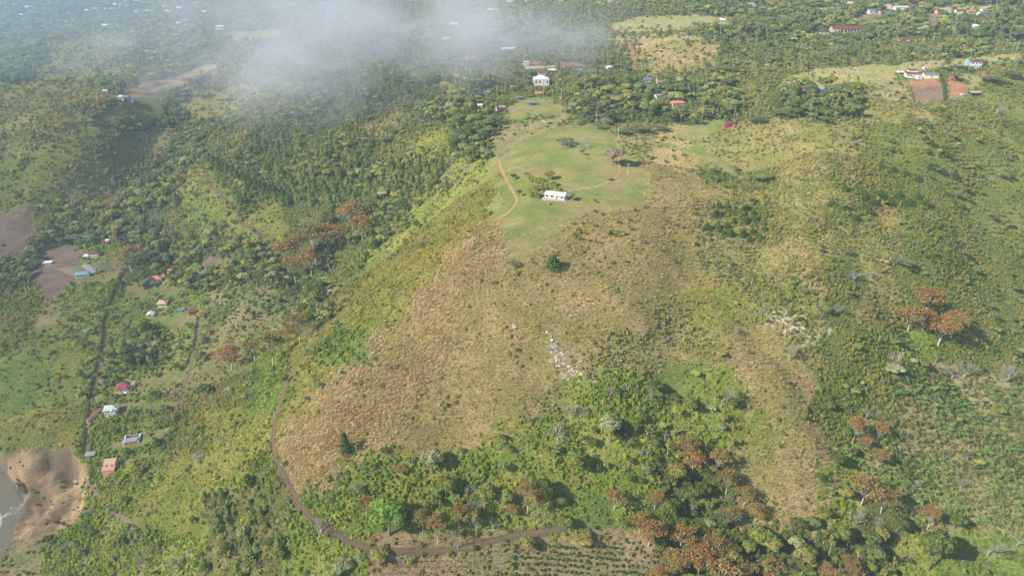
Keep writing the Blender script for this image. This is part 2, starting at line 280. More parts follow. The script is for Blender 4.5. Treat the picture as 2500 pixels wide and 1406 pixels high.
# outlined patches (photograph pixels, drawn in order)
LAWN = [(1232, 388), (1262, 362), (1330, 352), (1390, 348), (1400, 318), (1440, 312), (1500, 345), (1520, 358), (1560, 408), (1590, 420), (1580, 455), (1578, 490), (1540, 510), (1450, 518), (1395, 540), (1340, 575), (1300, 615), (1290, 635), (1245, 640), (1225, 600), (1217, 545), (1270, 490), (1262, 460), (1240, 430)]
PATCH = [
('b', [(-100, 330), (0, 270), (120, 215), (210, 205), (290, 235), (230, 290), (150, 330), (60, 380), (-100, 440)]),
('y', [(-100, 560), (0, 470), (60, 400), (150, 335), (230, 300), (310, 285), (290, 320), (200, 380), (120, 440), (60, 500), (0, 520)]),
('b', [(130, 490), (200, 405), (300, 345), (380, 300), (430, 330), (400, 385), (300, 450), (200, 505)]),
('y', [(430, 410), (500, 395), (560, 480), (610, 560), (560, 585), (480, 540), (420, 470)]),
('b', [(80, 175), (150, 120), (230, 85), (300, 85), (340, 110), (300, 150), (200, 190), (100, 220)]),
('b', [(430, 255), (560, 205), (640, 190), (640, 240), (540, 290), (460, 300)]),
('o', [(560, 78), (680, 74), (690, 98), (570, 102)]),
('b', [(880, 300), (960, 255), (1020, 262), (960, 330), (900, 345)]), ('y', [(1000, 330), (1090, 300), (1100, 350), (1040, 390), (990, 380)]),
('t', [(1217, 540), (1230, 620), (1250, 650), (1300, 630), (1340, 580), (1450, 520), (1560, 505), (1600, 430), (1660, 410), (1800, 470), (1860, 540), (1800, 600), (1700, 700), (1560, 780), (1460, 850), (1360, 900), (1300, 1000), (1190, 1080), (1000, 1110), (850, 1110), (840, 1000), (960, 800), (1060, 690)]),
('b', [(1690, 490), (1800, 500), (1880, 560), (1850, 640), (1780, 700), (1700, 640)]),
('c', [(700, 1080), (760, 1010), (835, 985), (850, 1060), (830, 1170), (800, 1215), (760, 1195), (715, 1150)]),
('c', [(850, 1010), (930, 900), (1060, 800), (1120, 820), (1060, 950), (960, 1060), (880, 1110), (840, 1090)]),
('c', [(738, 985), (760, 945), (875, 890), (858, 930), (790, 985)]),
('c', [(1065, 690), (1110, 612), (1215, 542), (1222, 590), (1245, 650), (1180, 690), (1120, 760), (1060, 800), (1020, 740)]),
('v', [(775, 905), (850, 810), (935, 760), (905, 805), (880, 860), (800, 925)]),
('y', [(830, 790), (1000, 640), (1130, 560), (1200, 505), (1210, 420), (1160, 400), (1050, 480), (930, 600), (860, 720)]),
('v', [(610, 1020), (700, 915), (745, 880), (720, 900), (660, 980), (600, 1050), (560, 1070)]),
('y', [(1640, 700), (1750, 690), (1800, 740), (1770, 790), (1690, 770)]),
('v', [(1620, 900), (1690, 870), (1700, 960), (1650, 1000)]),
('t', [(1985, 640), (2005, 590), (2040, 555), (2078, 546), (2070, 580), (2045, 602), (2030, 640), (2002, 652)]),
('t', [(1745, 800), (1790, 775), (1830, 800), (1930, 905), (1935, 950), (2000, 1060), (2040, 1110), (2035, 1180), (1990, 1285), (1935, 1310), (1900, 1230), (1880, 1130), (1850, 1000), (1780, 880)]),
('b', [(1700, 345), (1780, 310), (1860, 290), (1950, 300), (2000, 380), (1900, 420), (1760, 390)]),
('l', LAWN),
('l', [(1540, 345), (1640, 348), (1700, 345), (1770, 398), (1812, 440), (1800, 445), (1745, 400), (1650, 365)]),
('l', [(1640, 338), (1690, 305), (1740, 290), (1790, 300), (1770, 315), (1700, 345)]),
('v', [(1640, 350), (1690, 346), (1700, 356), (1660, 362)]),
('o', [(1920, 185), (2000, 165), (2100, 160), (2300, 145), (2500, 128), (2500, 150), (2400, 160), (2300, 165), (2200, 180), (2150, 205), (2100, 212), (2000, 213), (1930, 200)]),
('e', [(2145, 190), (2185, 198), (2225, 245), (2150, 250), (2140, 220)]),
('s', [(2222, 218), (2225, 196), (2290, 190), (2308, 245), (2232, 252)]),
('r', [(2215, 198), (2290, 190), (2296, 210), (2240, 216)]),
('r', [(2312, 178), (2330, 185), (2365, 226), (2352, 240), (2316, 240)]),
('l', [(2335, 182), (2380, 182), (2400, 200), (2368, 222)]),
('r', [(2388, 168), (2425, 190), (2420, 200), (2385, 178)]),
('o', [(1480, 62), (1560, 40), (1700, 35), (1800, 45), (1790, 65), (1700, 72), (1600, 78), (1500, 80)]),
('t', [(1490, 85), (1600, 78), (1700, 80), (1760, 110), (1740, 160), (1680, 180), (1580, 180), (1530, 140), (1480, 110)]),
('o', [(1960, 22), (2070, 14), (2110, 22), (2040, 32), (1960, 34)]),
('o', [(2260, 18), (2400, 12), (2500, 14), (2500, 28), (2380, 30), (2270, 26)]),
('s', [(2060, 54), (2110, 34), (2160, 36), (2150, 56), (2080, 60)]),
('s', [(2250, 34), (2290, 34), (2300, 68), (2262, 68)]),
('r', [(1330, 156), (1350, 152), (1405, 152), (1438, 162), (1425, 170), (1360, 171)]),
('r', [(1258, 152), (1300, 147), (1326, 150), (1320, 160), (1275, 162)]),
('r', [(1530, 100), (1545, 110), (1550, 160), (1556, 178), (1540, 172), (1535, 140)]),
('e', [(1190, 330), (1260, 302), (1330, 296), (1385, 272), (1396, 285), (1310, 328), (1235, 352), (1195, 360)]),
('v', [(1378, 250), (1440, 244), (1505, 262), (1450, 270), (1385, 268)]),
('s', [(1452, 282), (1480, 276), (1498, 284), (1480, 298), (1460, 296)]),
('l', [(1230, 262), (1270, 240), (1330, 235), (1380, 262), (1370, 280), (1300, 288), (1240, 292)]),
('v', [(1495, 266), (1545, 262), (1560, 272), (1500, 288)]),
('s', [(-100, 505), (0, 520), (50, 530), (95, 560), (80, 575), (40, 585), (-100, 600)]),
('s', [(-100, 612), (5, 600), (66, 588), (64, 625), (30, 637), (-100, 640)]),
('v', [(64, 610), (76, 580), (104, 572), (96, 598), (72, 616)]),
('s', [(58, 668), (90, 655), (150, 670), (172, 690), (165, 710), (120, 735), (92, 730), (103, 702), (72, 690)]),
('e', [(93, 757), (150, 737), (158, 752), (120, 800), (78, 812)]),
('s', [(132, 657), (298, 630), (312, 655), (180, 676)]),
('l', [(172, 682), (292, 660), (286, 684), (174, 698)]),
('w', [(160, 700), (285, 685), (258, 790), (235, 860), (140, 840), (145, 770)]),
('l', [(292, 700), (445, 698), (425, 724), (300, 732)]),
('l', [(310, 685), (400, 675), (420, 690), (320, 698)]),
('v', [(280, 762), (392, 748), (388, 790), (282, 798)]),
('l', [(370, 778), (470, 760), (480, 790), (420, 810)]),
('v', [(300, 800), (340, 805), (330, 850), (300, 840)]),
('l', [(328, 932), (446, 905), (456, 917), (345, 957)]),
('l', [(268, 985), (440, 975), (430, 995), (300, 1010)]),
('l', [(262, 1084), (412, 1040), (402, 1072), (280, 1106)]),
('l', [(300, 1120), (380, 1098), (370, 1115), (300, 1140)]),
('b', [(500, 820), (600, 830), (560, 930), (470, 1010), (440, 1000), (480, 880)]),
('l', [(275, 275), (300, 248), (330, 255), (335, 272), (300, 282)]),
('x', [(222, 298), (275, 262), (300, 245), (285, 275), (310, 285), (240, 300)]),
('x', [(282, 236), (330, 208), (420, 188), (480, 163), (530, 150), (535, 172), (470, 200), (420, 222), (340, 240)]),
('b', [(120, 110), (200, 85), (260, 80), (300, 110), (250, 160), (150, 170)]),
('v', [(-60, 410), (50, 395), (70, 420), (20, 455), (-60, 470)]),
('y', [(80, 500), (130, 470), (160, 510), (130, 545), (85, 540)]),
('v', [(440, 520), (510, 490), (540, 520), (480, 550), (445, 550)]),
('y', [(480, 430), (520, 410), (560, 470), (600, 540), (660, 560), (640, 580), (570, 540), (510, 480)]),
('s', [(480, 640), (530, 620), (555, 640), (520, 662), (485, 660)]),
('v', [(20, 860), (120, 860), (140, 930), (60, 1000), (-40, 1000), (-60, 880)]),
('k', [(940, 1372), (1120, 1370), (1300, 1320), (1420, 1310), (1600, 1340), (1620, 1420), (1600, 1600), (900, 1600)]),
('q', [(1330, 815), (1362, 835), (1385, 870), (1410, 900), (1432, 935), (1412, 940), (1385, 905), (1352, 885), (1336, 850)]), ('q', [(1890, 770), (1908, 758), (1928, 772), (1940, 795), (1925, 808), (1895, 805)]), ('q', [(1970, 818), (2005, 822), (2000, 842), (1972, 838)]), ('q', [(1360, 752), (1410, 758), (1400, 770), (1365, 766)]),
('W', WATER), ('e', GRAVEL), ('x', SLIDE),
]
HX0, HY0 = -400, -150
POLY = np.full(((1950 - HY0) // 2 + 1, (2900 - HX0) // 2 + 1), -1, np.int8)
for ch, P in PATCH:
    A = np.array(P, float); x0, y0 = np.floor(A.min(0)); x1, y1 = np.ceil(A.max(0))
    i0 = int(max(0, (x0 - HX0) // 2)); i1 = int(min(POLY.shape[1], (x1 - HX0) // 2 + 2)); j0 = int(max(0, (y0 - HY0) // 2)); j1 = int(min(POLY.shape[0], (y1 - HY0) // 2 + 2))
    if i1 <= i0 or j1 <= j0: continue
    gx_, gy_ = np.meshgrid(HX0 + 2 * np.arange(i0, i1), HY0 + 2 * np.arange(j0, j1))
    s_ = POLY[j0:j1, i0:i1]; s_[in_poly(gx_, gy_, A)] = TYPES.index(ch)
SHARP = set(TYPES.index(c) for c in "lsrexWko")
def cover(x, y, z, edge=1.0):
    """land-cover letter index at ground points, with wandering patch edges"""
    px, py, d = project(x, y, z)
    k = FPX / d * edge
    w1 = (fbm(x, y, 14, 71, 3) - .5) * 9 * k; w2 = (fbm(x, y, 14, 81, 3) - .5) * 5 * k; j1 = (vnoise(x / 1.1, y / 1.1, 95) - .5) * 7 * k; j2 = (vnoise(x / 1.1, y / 1.1, 96) - .5) * 4 * k
    fx = np.clip((px + w1 * 2.2 - LX0) / LST, 0, len(lx) - 1.001); fy = np.clip((py + w2 * 2.2 - LY0) / LST, 0, len(ly) - 1.001)
    i = fx.astype(int); j = fy.astype(int); a = (fx - i).astype(np.float32); b = (fy - j).astype(np.float32)
    best = np.full(px.shape, -1.0); typ = np.zeros(px.shape, int)
    for t in range(NT):
        W = WT[t]
        v = (W[j, i] * (1 - a) + W[j, i + 1] * a) * (1 - b) + (W[j + 1, i] * (1 - a) + W[j + 1, i + 1] * a) * b
        v = v * (.35 + .8 * fbm(x, y, 26, 100 + 7 * t, 2) + .6 * vnoise(x / 1.7, y / 1.7, 900 + t))
        m = v > best; best[m] = v[m]; typ[m] = t
    pi = np.clip(((px + w1 * 1.8 + 4.0 * j1 - HX0) / 2).astype(int), 0, POLY.shape[1] - 1); pj = np.clip(((py + w2 * 1.8 + 4.0 * j2 - HY0) / 2).astype(int), 0, POLY.shape[0] - 1)
    po = POLY[pj, pi].astype(int)
    pis = np.clip(((px + w1 * .45 + .9 * j1 - HX0) / 2).astype(int), 0, POLY.shape[1] - 1); pjs = np.clip(((py + w2 * .45 + .9 * j2 - HY0) / 2).astype(int), 0, POLY.shape[0] - 1)
    ps = POLY[pjs, pis].astype(int)
    sharp = np.isin(ps, list(SHARP)); soft = (po >= 0) & ~np.isin(po, list(SHARP))
    typ = np.where(soft, po, typ); typ = np.where(sharp, ps, typ)
    return typ, px, py, d
# ground colours of each cover, sRGB pairs
PAL = dict(f=((86, 96, 52), (102, 104, 60)), g=((98, 108, 52), (116, 118, 62)), b=((146, 136, 86), (126, 128, 68)), t=((170, 148, 102), (146, 137, 82)), c=((170, 152, 108), (152, 140, 90)),
    y=((140, 140, 68), (120, 130, 58)), v=((106, 124, 58), (120, 132, 64)), p=((100, 106, 58), (118, 114, 68)), w=((118, 132, 60), (144, 142, 76)), n=((150, 138, 96), (122, 126, 72)), k=((154, 132, 102), (142, 128, 92)),
    l=((116, 124, 66), (138, 130, 82)), o=((152, 142, 96), (138, 138, 82)), s=((132, 112, 94), (120, 100, 84)), x=((174, 146, 110), (116, 102, 80)), r=((156, 112, 84), (146, 110, 82)), e=((152, 136, 100), (126, 124, 76)), W=((110, 104, 84), (100, 96, 80)), q=((182, 172, 154), (152, 142, 112)))
PA = np.array([s2l(PAL[c][0]) for c in TYPES]); PB = np.array([s2l(PAL[c][1]) for c in TYPES])
def ground_colour(x, y, typ):
    m = smooth01((fbm(x, y, 18, 200, 4) - .32) / .36)[..., None]
    c = PA[typ] * (1 - m) + PB[typ] * m
    return c * (.86 + .28 * fbm(x, y, 4.5, 210, 2))[..., None]
# ------------------------------------------------------------------ materials
def new_mat(name):
    m = bpy.data.materials.new(name); m.use_nodes = True; nt = m.node_tree; nt.nodes.clear()
    out = nt.nodes.new("ShaderNodeOutputMaterial"); return m, nt, out
def N(nt, kind, **kw):
    n = nt.nodes.new(kind)
    for k, v in kw.items():
        if k.startswith("i_"):
            key = k[2:]; key = int(key) if key.isdigit() else key.replace("_", " ")
            n.inputs[key].default_value = v
        else: setattr(n, k, v)
    return n
def mixrgb(nt, a, b, fac, mode='MIX'):
    n = nt.nodes.new("ShaderNodeMix"); n.data_type = 'RGBA'; n.blend_type = mode
    for sock, v in ((n.inputs[0], fac), (n.inputs[6], a), (n.inputs[7], b)):
        if hasattr(v, 'is_output'): nt.links.new(v, sock)
        else: sock.default_value = v
    return n.outputs[2]
def ground_material():
    m, nt, out = new_mat("ground_cover"); L = nt.links.new
    tc = N(nt, "ShaderNodeTexCoord"); at_ = N(nt, "ShaderNodeAttribute", attribute_name="gcol")
    n1 = N(nt, "ShaderNodeTexNoise", i_Scale=.55, i_Detail=6.0, i_Roughness=.68); L(tc.outputs['Object'], n1.inputs['Vector'])
    n2 = N(nt, "ShaderNodeTexNoise", i_Scale=.09, i_Detail=4.0, i_Roughness=.6); L(tc.outputs['Object'], n2.inputs['Vector'])
    r1 = N(nt, "ShaderNodeMapRange", i_1=.3, i_2=.72, i_3=.72, i_4=1.28); L(n1.outputs[0], r1.inputs[0])
    r2 = N(nt, "ShaderNodeMapRange", i_1=.3, i_2=.7, i_3=.88, i_4=1.12); L(n2.outputs[0], r2.inputs[0])
    mu = N(nt, "ShaderNodeMath", operation='MULTIPLY'); L(r1.outputs[0], mu.inputs[0]); L(r2.outputs[0], mu.inputs[1])
    vm = N(nt, "ShaderNodeVectorMath", operation='SCALE'); L(at_.outputs['Color'], vm.inputs[0]); L(mu.outputs[0], vm.inputs['Scale'])
    b = N(nt, "ShaderNodeBsdfDiffuse", i_Roughness=.9); L(vm.outputs[0], b.inputs[0])
    bp = N(nt, "ShaderNodeBump", i_Strength=.6, i_Distance=.5); L(n1.outputs[0], bp.inputs['Height']); L(bp.outputs[0], b.inputs['Normal'])
    L(b.outputs[0], out.inputs[0]); return m
def foliage_material(name, instanced):
    m, nt, out = new_mat(name); L = nt.links.new
    sh = N(nt, "ShaderNodeAttribute", attribute_name="shade"); fl = N(nt, "ShaderNodeAttribute", attribute_name="flower")
    if instanced:
        src = N(nt, "ShaderNodeAttribute", attribute_name="tint", attribute_type='INSTANCER').outputs['Color']
        src2 = N(nt, "ShaderNodeAttribute", attribute_name="bloom", attribute_type='INSTANCER').outputs['Color']
    else:
        oi = N(nt, "ShaderNodeObjectInfo"); src = oi.outputs['Color']; src2 = mixrgb(nt, (.68, .20, .075, 1), (.46, .27, .11, 1), oi.outputs['Random'])
    vm = N(nt, "ShaderNodeVectorMath", operation='SCALE'); L(src, vm.inputs[0]); L(sh.outputs['Fac'], vm.inputs['Scale'])
    col = mixrgb(nt, vm.outputs[0], src2, fl.outputs['Fac'])
    d = N(nt, "ShaderNodeBsdfDiffuse"); t = N(nt, "ShaderNodeBsdfTranslucent"); L(col, d.inputs[0]); L(col, t.inputs[0])
    mx = N(nt, "ShaderNodeMixShader", i_0=.28); L(d.outputs[0], mx.inputs[1]); L(t.outputs[0], mx.inputs[2]); L(mx.outputs[0], out.inputs[0])
    return m
_mats = {}
def paint(name, srgb, rough=.7, var=.18, scale=1.2, ribs=0.0, spec=.3, lin=None):
    """a plain weathered surface; ribs > 0 gives sheet-metal corrugation across x"""
    if name in _mats: return _mats[name]
    m, nt, out = new_mat(name); L = nt.links.new
    c = s2l(srgb) if lin is None else np.array(lin)
    tc = N(nt, "ShaderNodeTexCoord"); n1 = N(nt, "ShaderNodeTexNoise", i_Scale=scale, i_Detail=5.0, i_Roughness=.65); L(tc.outputs['Object'], n1.inputs['Vector'])
    r = N(nt, "ShaderNodeMapRange", i_1=.3, i_2=.7, i_3=1 - var, i_4=1 + var * .6); L(n1.outputs[0], r.inputs[0])
    vm = N(nt, "ShaderNodeVectorMath", operation='SCALE'); vm.inputs[0].default_value = tuple(c); L(r.outputs[0], vm.inputs['Scale'])
    b = N(nt, "ShaderNodeBsdfPrincipled", i_Roughness=rough); b.inputs['Specular IOR Level'].default_value = spec; L(vm.outputs[0], b.inputs['Base Color'])
    if ribs:
        w = N(nt, "ShaderNodeTexWave", i_Scale=ribs, wave_type='BANDS', bands_direction='X'); L(tc.outputs['Object'], w.inputs['Vector'])
        bp = N(nt, "ShaderNodeBump", i_Strength=.5, i_Distance=.06); L(w.outputs['Fac'], bp.inputs['Height']); L(bp.outputs[0], b.inputs['Normal'])
    L(b.outputs[0], out.inputs[0]); _mats[name] = m; return m
M_GROUND = ground_material(); M_LEAF = foliage_material("leaves", False); M_LEAFI = foliage_material("leaves_massed", True)
M_BARK = paint("bark", (128, 116, 100), .9, .25, 2.0); M_PALEBARK = paint("pale_bark", (196, 188, 172), .9, .2, 2.0); M_GREYBARK = paint("grey_bark", (172, 164, 152), .9, .2, 2.0)
M_GLASS = paint("window_glass", (46, 54, 60), .15, .1, 1.0, spec=.6)
M_ROCK = paint("pale_rock", (200, 193, 180), .95, .4, .9)

# ------------------------------------------------------------------ object helpers
def np_mesh(name, V, F, mats, attrs=None, mat_index=None, smooth=False):
    """one mesh from arrays; F is (n,4)"""
    me = bpy.data.meshes.new(name); V = np.asarray(V, np.float32); F = np.asarray(F, np.int32); k = F.shape[1]
    me.vertices.add(len(V)); me.vertices.foreach_set("co", V.ravel())
    me.loops.add(F.size); me.loops.foreach_set("vertex_index", F.ravel())
    me.polygons.add(len(F)); me.polygons.foreach_set("loop_start", np.arange(0, F.size, k, dtype=np.int32)); me.polygons.foreach_set("loop_total", np.full(len(F), k, np.int32))
    if mat_index is not None: me.polygons.foreach_set("material_index", np.asarray(mat_index, np.int32))
    for m in (mats if isinstance(mats, (list, tuple)) else [mats]): me.materials.append(m)
    for a, v in (attrs or {}).items():
        at_ = me.attributes.new(a, 'FLOAT', 'FACE'); at_.data.foreach_set("value", np.asarray(v, np.float32))
    me.update(calc_edges=True)
    if smooth: me.polygons.foreach_set("use_smooth", np.ones(len(F), bool))
    return me
def link(name, me, parent=None, loc=None, rotz=0.0):
    o = bpy.data.objects.new(name, me); C.objects.link(o)
    if parent is not None: o.parent = parent
    if loc is not None: o.location = loc
    if rotz: o.rotation_euler = (0, 0, rotz)
    return o
def tag(o, label=None, cat=None, group=None, kind=None):
    if label: o["label"] = label
    if cat: o["category"] = cat
    if group: o["group"] = group
    if kind: o["kind"] = kind
    return o
class MB:
    """collects boxes, bars, prisms into one mesh"""
    def __init__(s): s.v = []; s.f = []
    def add(s, V, F):
        o = len(s.v); s.v += [tuple(p) for p in V]; s.f += [tuple(i + o for i in q) for q in F]; return s
    def box(s, x0, x1, y0, y1, z0, z1):
        return s.add([(x0, y0, z0), (x1, y0, z0), (x1, y1, z0), (x0, y1, z0), (x0, y0, z1), (x1, y0, z1), (x1, y1, z1), (x0, y1, z1)],
            [(3, 2, 1, 0), (4, 5, 6, 7), (0, 1, 5, 4), (1, 2, 6, 5), (2, 3, 7, 6), (3, 0, 4, 7)])
    def tube(s, pts, rad, n=6):
        pts = [Vector(p) for p in pts]; rad = list(rad) if hasattr(rad, '__len__') else [rad] * len(pts); V = []; F = []
        for i, p in enumerate(pts):
            t = (pts[min(i + 1, len(pts) - 1)] - pts[max(i - 1, 0)]).normalized(); a = t.orthogonal().normalized(); b = t.cross(a)
            V += [p + (a * math.cos(2 * math.pi * k / n) + b * math.sin(2 * math.pi * k / n)) * rad[i] for k in range(n)]
        for i in range(len(pts) - 1):
            for k in range(n): F.append((i * n + k, i * n + (k + 1) % n, (i + 1) * n + (k + 1) % n, (i + 1) * n + k))
        F.append(tuple(range(n))[::-1]); F.append(tuple((len(pts) - 1) * n + k for k in range(n)))
        return s.add(V, F)
    def mesh(s, name, mat):
        me = bpy.data.meshes.new(name); me.from_pydata(s.v, [], s.f); me.materials.append(mat); me.update(); return me
    def build(s, name, mat, parent=None, loc=None, rotz=0.0): return link(name, s.mesh(name, mat), parent, loc, rotz)

# ------------------------------------------------------------------ the ground sheet
ny, nx = ZZ.shape
tt, px_, py_, d_ = cover(XX, YY, ZZ)
GC = ground_colour(XX, YY, tt)
idx = np.arange(nx * ny).reshape(ny, nx)
F = np.stack([idx[:-1, :-1], idx[:-1, 1:], idx[1:, 1:], idx[1:, :-1]], -1).reshape(-1, 4)
me = np_mesh("ground", np.stack([XX, YY, ZZ], -1).reshape(-1, 3), F, M_GROUND, smooth=True)
ca = me.color_attributes.new("gcol", 'FLOAT_COLOR', 'POINT')
ca.data.foreach_set("color", np.concatenate([GC.reshape(-1, 3), np.ones((nx * ny, 1))], 1).astype(np.float32).ravel())
tag(link("ground", me), "hilly ground of dry grass, scrub, lawns and ploughed plots", "ground", kind="structure")

# plots already taken by tracks and buildings: 1 m raster
EX0, EY0, EW, EH = -900, 150, 1900, 1300
EXCL = np.zeros((EH, EW), bool)
def block(x, y, r):
    i0 = int(x - r - EX0); i1 = int(x + r - EX0) + 1; j0 = int(y - r - EY0); j1 = int(y + r - EY0) + 1
    if i1 < 1 or j1 < 1 or i0 >= EW or j0 >= EH: return
    i0 = max(i0, 0); j0 = max(j0, 0); i1 = min(i1, EW - 1); j1 = min(j1, EH - 1)
    gx_, gy_ = np.meshgrid(np.arange(i0, i1 + 1) + EX0, np.arange(j0, j1 + 1) + EY0)
    EXCL[j0:j1 + 1, i0:i1 + 1] |= (gx_ - x) ** 2 + (gy_ - y) ** 2 <= r * r
def free(x, y):
    i = np.clip((x - EX0 + .5).astype(int), 0, EW - 1); j = np.clip((y - EY0 + .5).astype(int), 0, EH - 1)
    return ~EXCL[j, i]

# ------------------------------------------------------------------ tracks, laid on the ground
def dense(P, step):
    P = np.asarray(P, float); out = []
    n = len(P)
    for i in range(n - 1):                           # catmull-rom through the points
        p0, p1, p2, p3 = P[max(i - 1, 0)], P[i], P[i + 1], P[min(i + 2, n - 1)]
        L = np.linalg.norm(p2[:2] - p1[:2]); k = max(1, int(L / step))
        for q in range(k):
            t = q / k; out.append(.5 * ((2 * p1) + (-p0 + p2) * t + (2 * p0 - 5 * p1 + 4 * p2 - p3) * t * t + (-p0 + 3 * p1 - 3 * p2 + p3) * t ** 3))
    out.append(P[-1]); return np.array(out)
def track_material(name, a, b):
    m, nt, out = new_mat(name); L = nt.links.new; tc = N(nt, "ShaderNodeTexCoord")
    n1 = N(nt, "ShaderNodeTexNoise", i_Scale=.35, i_Detail=6.0, i_Roughness=.7); L(tc.outputs['Object'], n1.inputs['Vector'])
    rut = N(nt, "ShaderNodeAttribute", attribute_name="rut")
    r = N(nt, "ShaderNodeMapRange", i_1=.35, i_2=.65); L(n1.outputs[0], r.inputs[0])
    c = mixrgb(nt, (*s2l(a), 1), (*s2l(b), 1), r.outputs[0])
    c = mixrgb(nt, c, (*s2l((118, 112, 66)), 1), rut.outputs['Fac'])
    bs = N(nt, "ShaderNodeBsdfDiffuse", i_Roughness=.9); L(c, bs.inputs[0])
    bp = N(nt, "ShaderNodeBump", i_Strength=.7, i_Distance=.25); L(n1.outputs[0], bp.inputs['Height']); L(bp.outputs[0], bs.inputs['Normal'])
    L(bs.outputs[0], out.inputs[0]); return m
M_TRACK = track_material("track_earth", (124, 104, 88), (98, 82, 72)); M_PATH = track_material("path_earth", (176, 146, 108), (158, 126, 88)); M_ROADT = track_material("valley_road_earth", (150, 128, 108), (126, 106, 90))
def ribbon(name, pxs, width, mat, label, grass=0.0, seed=0, end=1.0):
    W = dense(at([p[0] for p in pxs], [p[1] for p in pxs]), 1.6)
    n = len(W); T = np.gradient(W[:, :2], axis=0); T /= np.linalg.norm(T, axis=1)[:, None] + 1e-9; Q = np.stack([-T[:, 1], T[:, 0]], 1)
    # settle the line: average it a little so it does not zigzag
    for _ in range(4): W[1:-1, :2] = .25 * W[:-2, :2] + .5 * W[1:-1, :2] + .25 * W[2:, :2]
    u = np.array([-.5, -.40, -.28, -.10, .10, .28, .40, .5]); off = np.array([-.12, .14, .08, .18, .18, .08, .14, -.12])
    wv = width * (.5 + 1.0 * fbm(np.arange(n) * 1.6, np.full(n, seed * 31.7), 11, 300, 3))
    wv *= np.clip(np.minimum(np.arange(n), np.arange(n)[::-1]) / 4.0 + .45, 0, 1)
    ed = (fbm(np.arange(n) * 1.6, np.full(n, seed * 13.1), 4, 310, 3) - .5) * .9
    V = []
    for k in range(8):
        e = wv * u[k] + ed * (1 if abs(u[k]) > .3 else 0)
        x = W[:, 0] + Q[:, 0] * e; y = W[:, 1] + Q[:, 1] * e
        V.append(np.stack([x, y, zi(x, y) + off[k]], 1))
    V = np.stack(V, 1).reshape(-1, 3); a = np.arange(n - 1)[:, None] * 8 + np.arange(7)[None]
    F = np.stack([a, a + 1, a + 9, a + 8], -1).reshape(-1, 4)
    rut = np.tile(np.array([.9, .45, 0, grass, 0, .45, .9])[None], (n - 1, 1)) * (.2 + 1.5 * fbm(np.repeat(np.arange(n - 1), 7).reshape(n - 1, 7) * 1.6, np.tile(np.arange(7.) * 9, (n - 1, 1)), 7, 320, 3))
    me = np_mesh(name, V, F, mat, {"rut": np.clip(rut, 0, 1).ravel()}, smooth=True)
    for i in range(n): block(W[i, 0], W[i, 1], width * .32)
    return tag(link(name, me), label, "track", kind="structure"), W
MAIN_TRACK = [(1392, 1285), (1335, 1297), (1250, 1308), (1190, 1322), (1130, 1338), (1000, 1345), (885, 1336), (800, 1290), (742, 1245), (702, 1180), (672, 1110), (668, 1050), (688, 975), (718, 905), (758, 845), (790, 805), (835, 755)]
VALLEY_ROAD = [(300, 662), (278, 722), (258, 785), (257, 830), (246, 880), (230, 950), (218, 1035), (212, 1105), (209, 1150), (216, 1185), (250, 1220), (275, 1250), (326, 1276)]
ribbon("dirt_track", MAIN_TRACK, 4.3, M_TRACK, "brown dirt track curving round the foot of the dry grass hill", .6, 1)
ribbon("valley_road", VALLEY_ROAD, 3.8, M_ROADT, "straight earth road between hedges in the left valley", .2, 2)
ribbon("field_path", [(492, 752), (482, 830), (466, 890), (452, 935), (440, 990), (424, 1030), (404, 1062)], 3.6, M_ROADT, "bare earth strip running down behind the valley gardens", .7, 3)
ribbon("spur_road", [(498, 392), (503, 420), (515, 450), (543, 482), (578, 515), (588, 545), (650, 580)], 4.0, M_TRACK, "grey track along the grassy spur beside the young pines", .2, 4)
ribbon("driveway", [(1508, 345), (1512, 395), (1511, 424), (1490, 442), (1450, 455), (1388, 464)], 2.2, M_PATH, "pale driveway curving over the lawn to the white hilltop house", .3, 5)
ribbon("hill_path", [(1220, 392), (1224, 415), (1240, 445), (1258, 478), (1262, 492), (1235, 525), (1190, 547), (1148, 572), (1100, 612), (1074, 652), (1062, 692), (1066, 745), (1070, 795)], 2.4, M_PATH, "narrow path along the crest beside the lawn", .2, 6)
ribbon("lawn_edge_path", [(1212, 552), (1216, 590), (1232, 628), (1248, 645)], 1.8, M_PATH, "thin path beside the pointed end of the lawn", .3, 7)
ribbon("garden_path", [(318, 678), (345, 676), (376, 677)], 1.6, M_PATH, "short pale path to the salmon-roofed valley house", .1, 8)
ribbon("garden_lane", [(272, 798), (320, 788), (366, 775)], 1.8, M_PATH, "pale lane leading to the small white-roofed house", .4, 9)
ribbon("crest_lane", [(2500, 135), (2440, 140), (2380, 146), (2300, 158), (2240, 164)], 3.0, M_PATH, "pale lane on the far right ridge", .4, 10)
ribbon("red_lane", [(2390, 170), (2415, 192), (2425, 200)], 3.0, paint("red_earth", (176, 110, 78), .9, .2, .5), "red earth lane beside the two-storey ridge house", .1, 11)
ribbon("village_road", [(1495, 120), (1508, 140), (1530, 158), (1560, 178), (1640, 184)], 4.0, M_TRACK, "grey road at the foot of the brown far hill", 0, 12)
ribbon("crest_road", [(1508, 346), (1545, 347), (1600, 350)], 2.4, M_PATH, "short pale path behind the big brown tree", .3, 13)

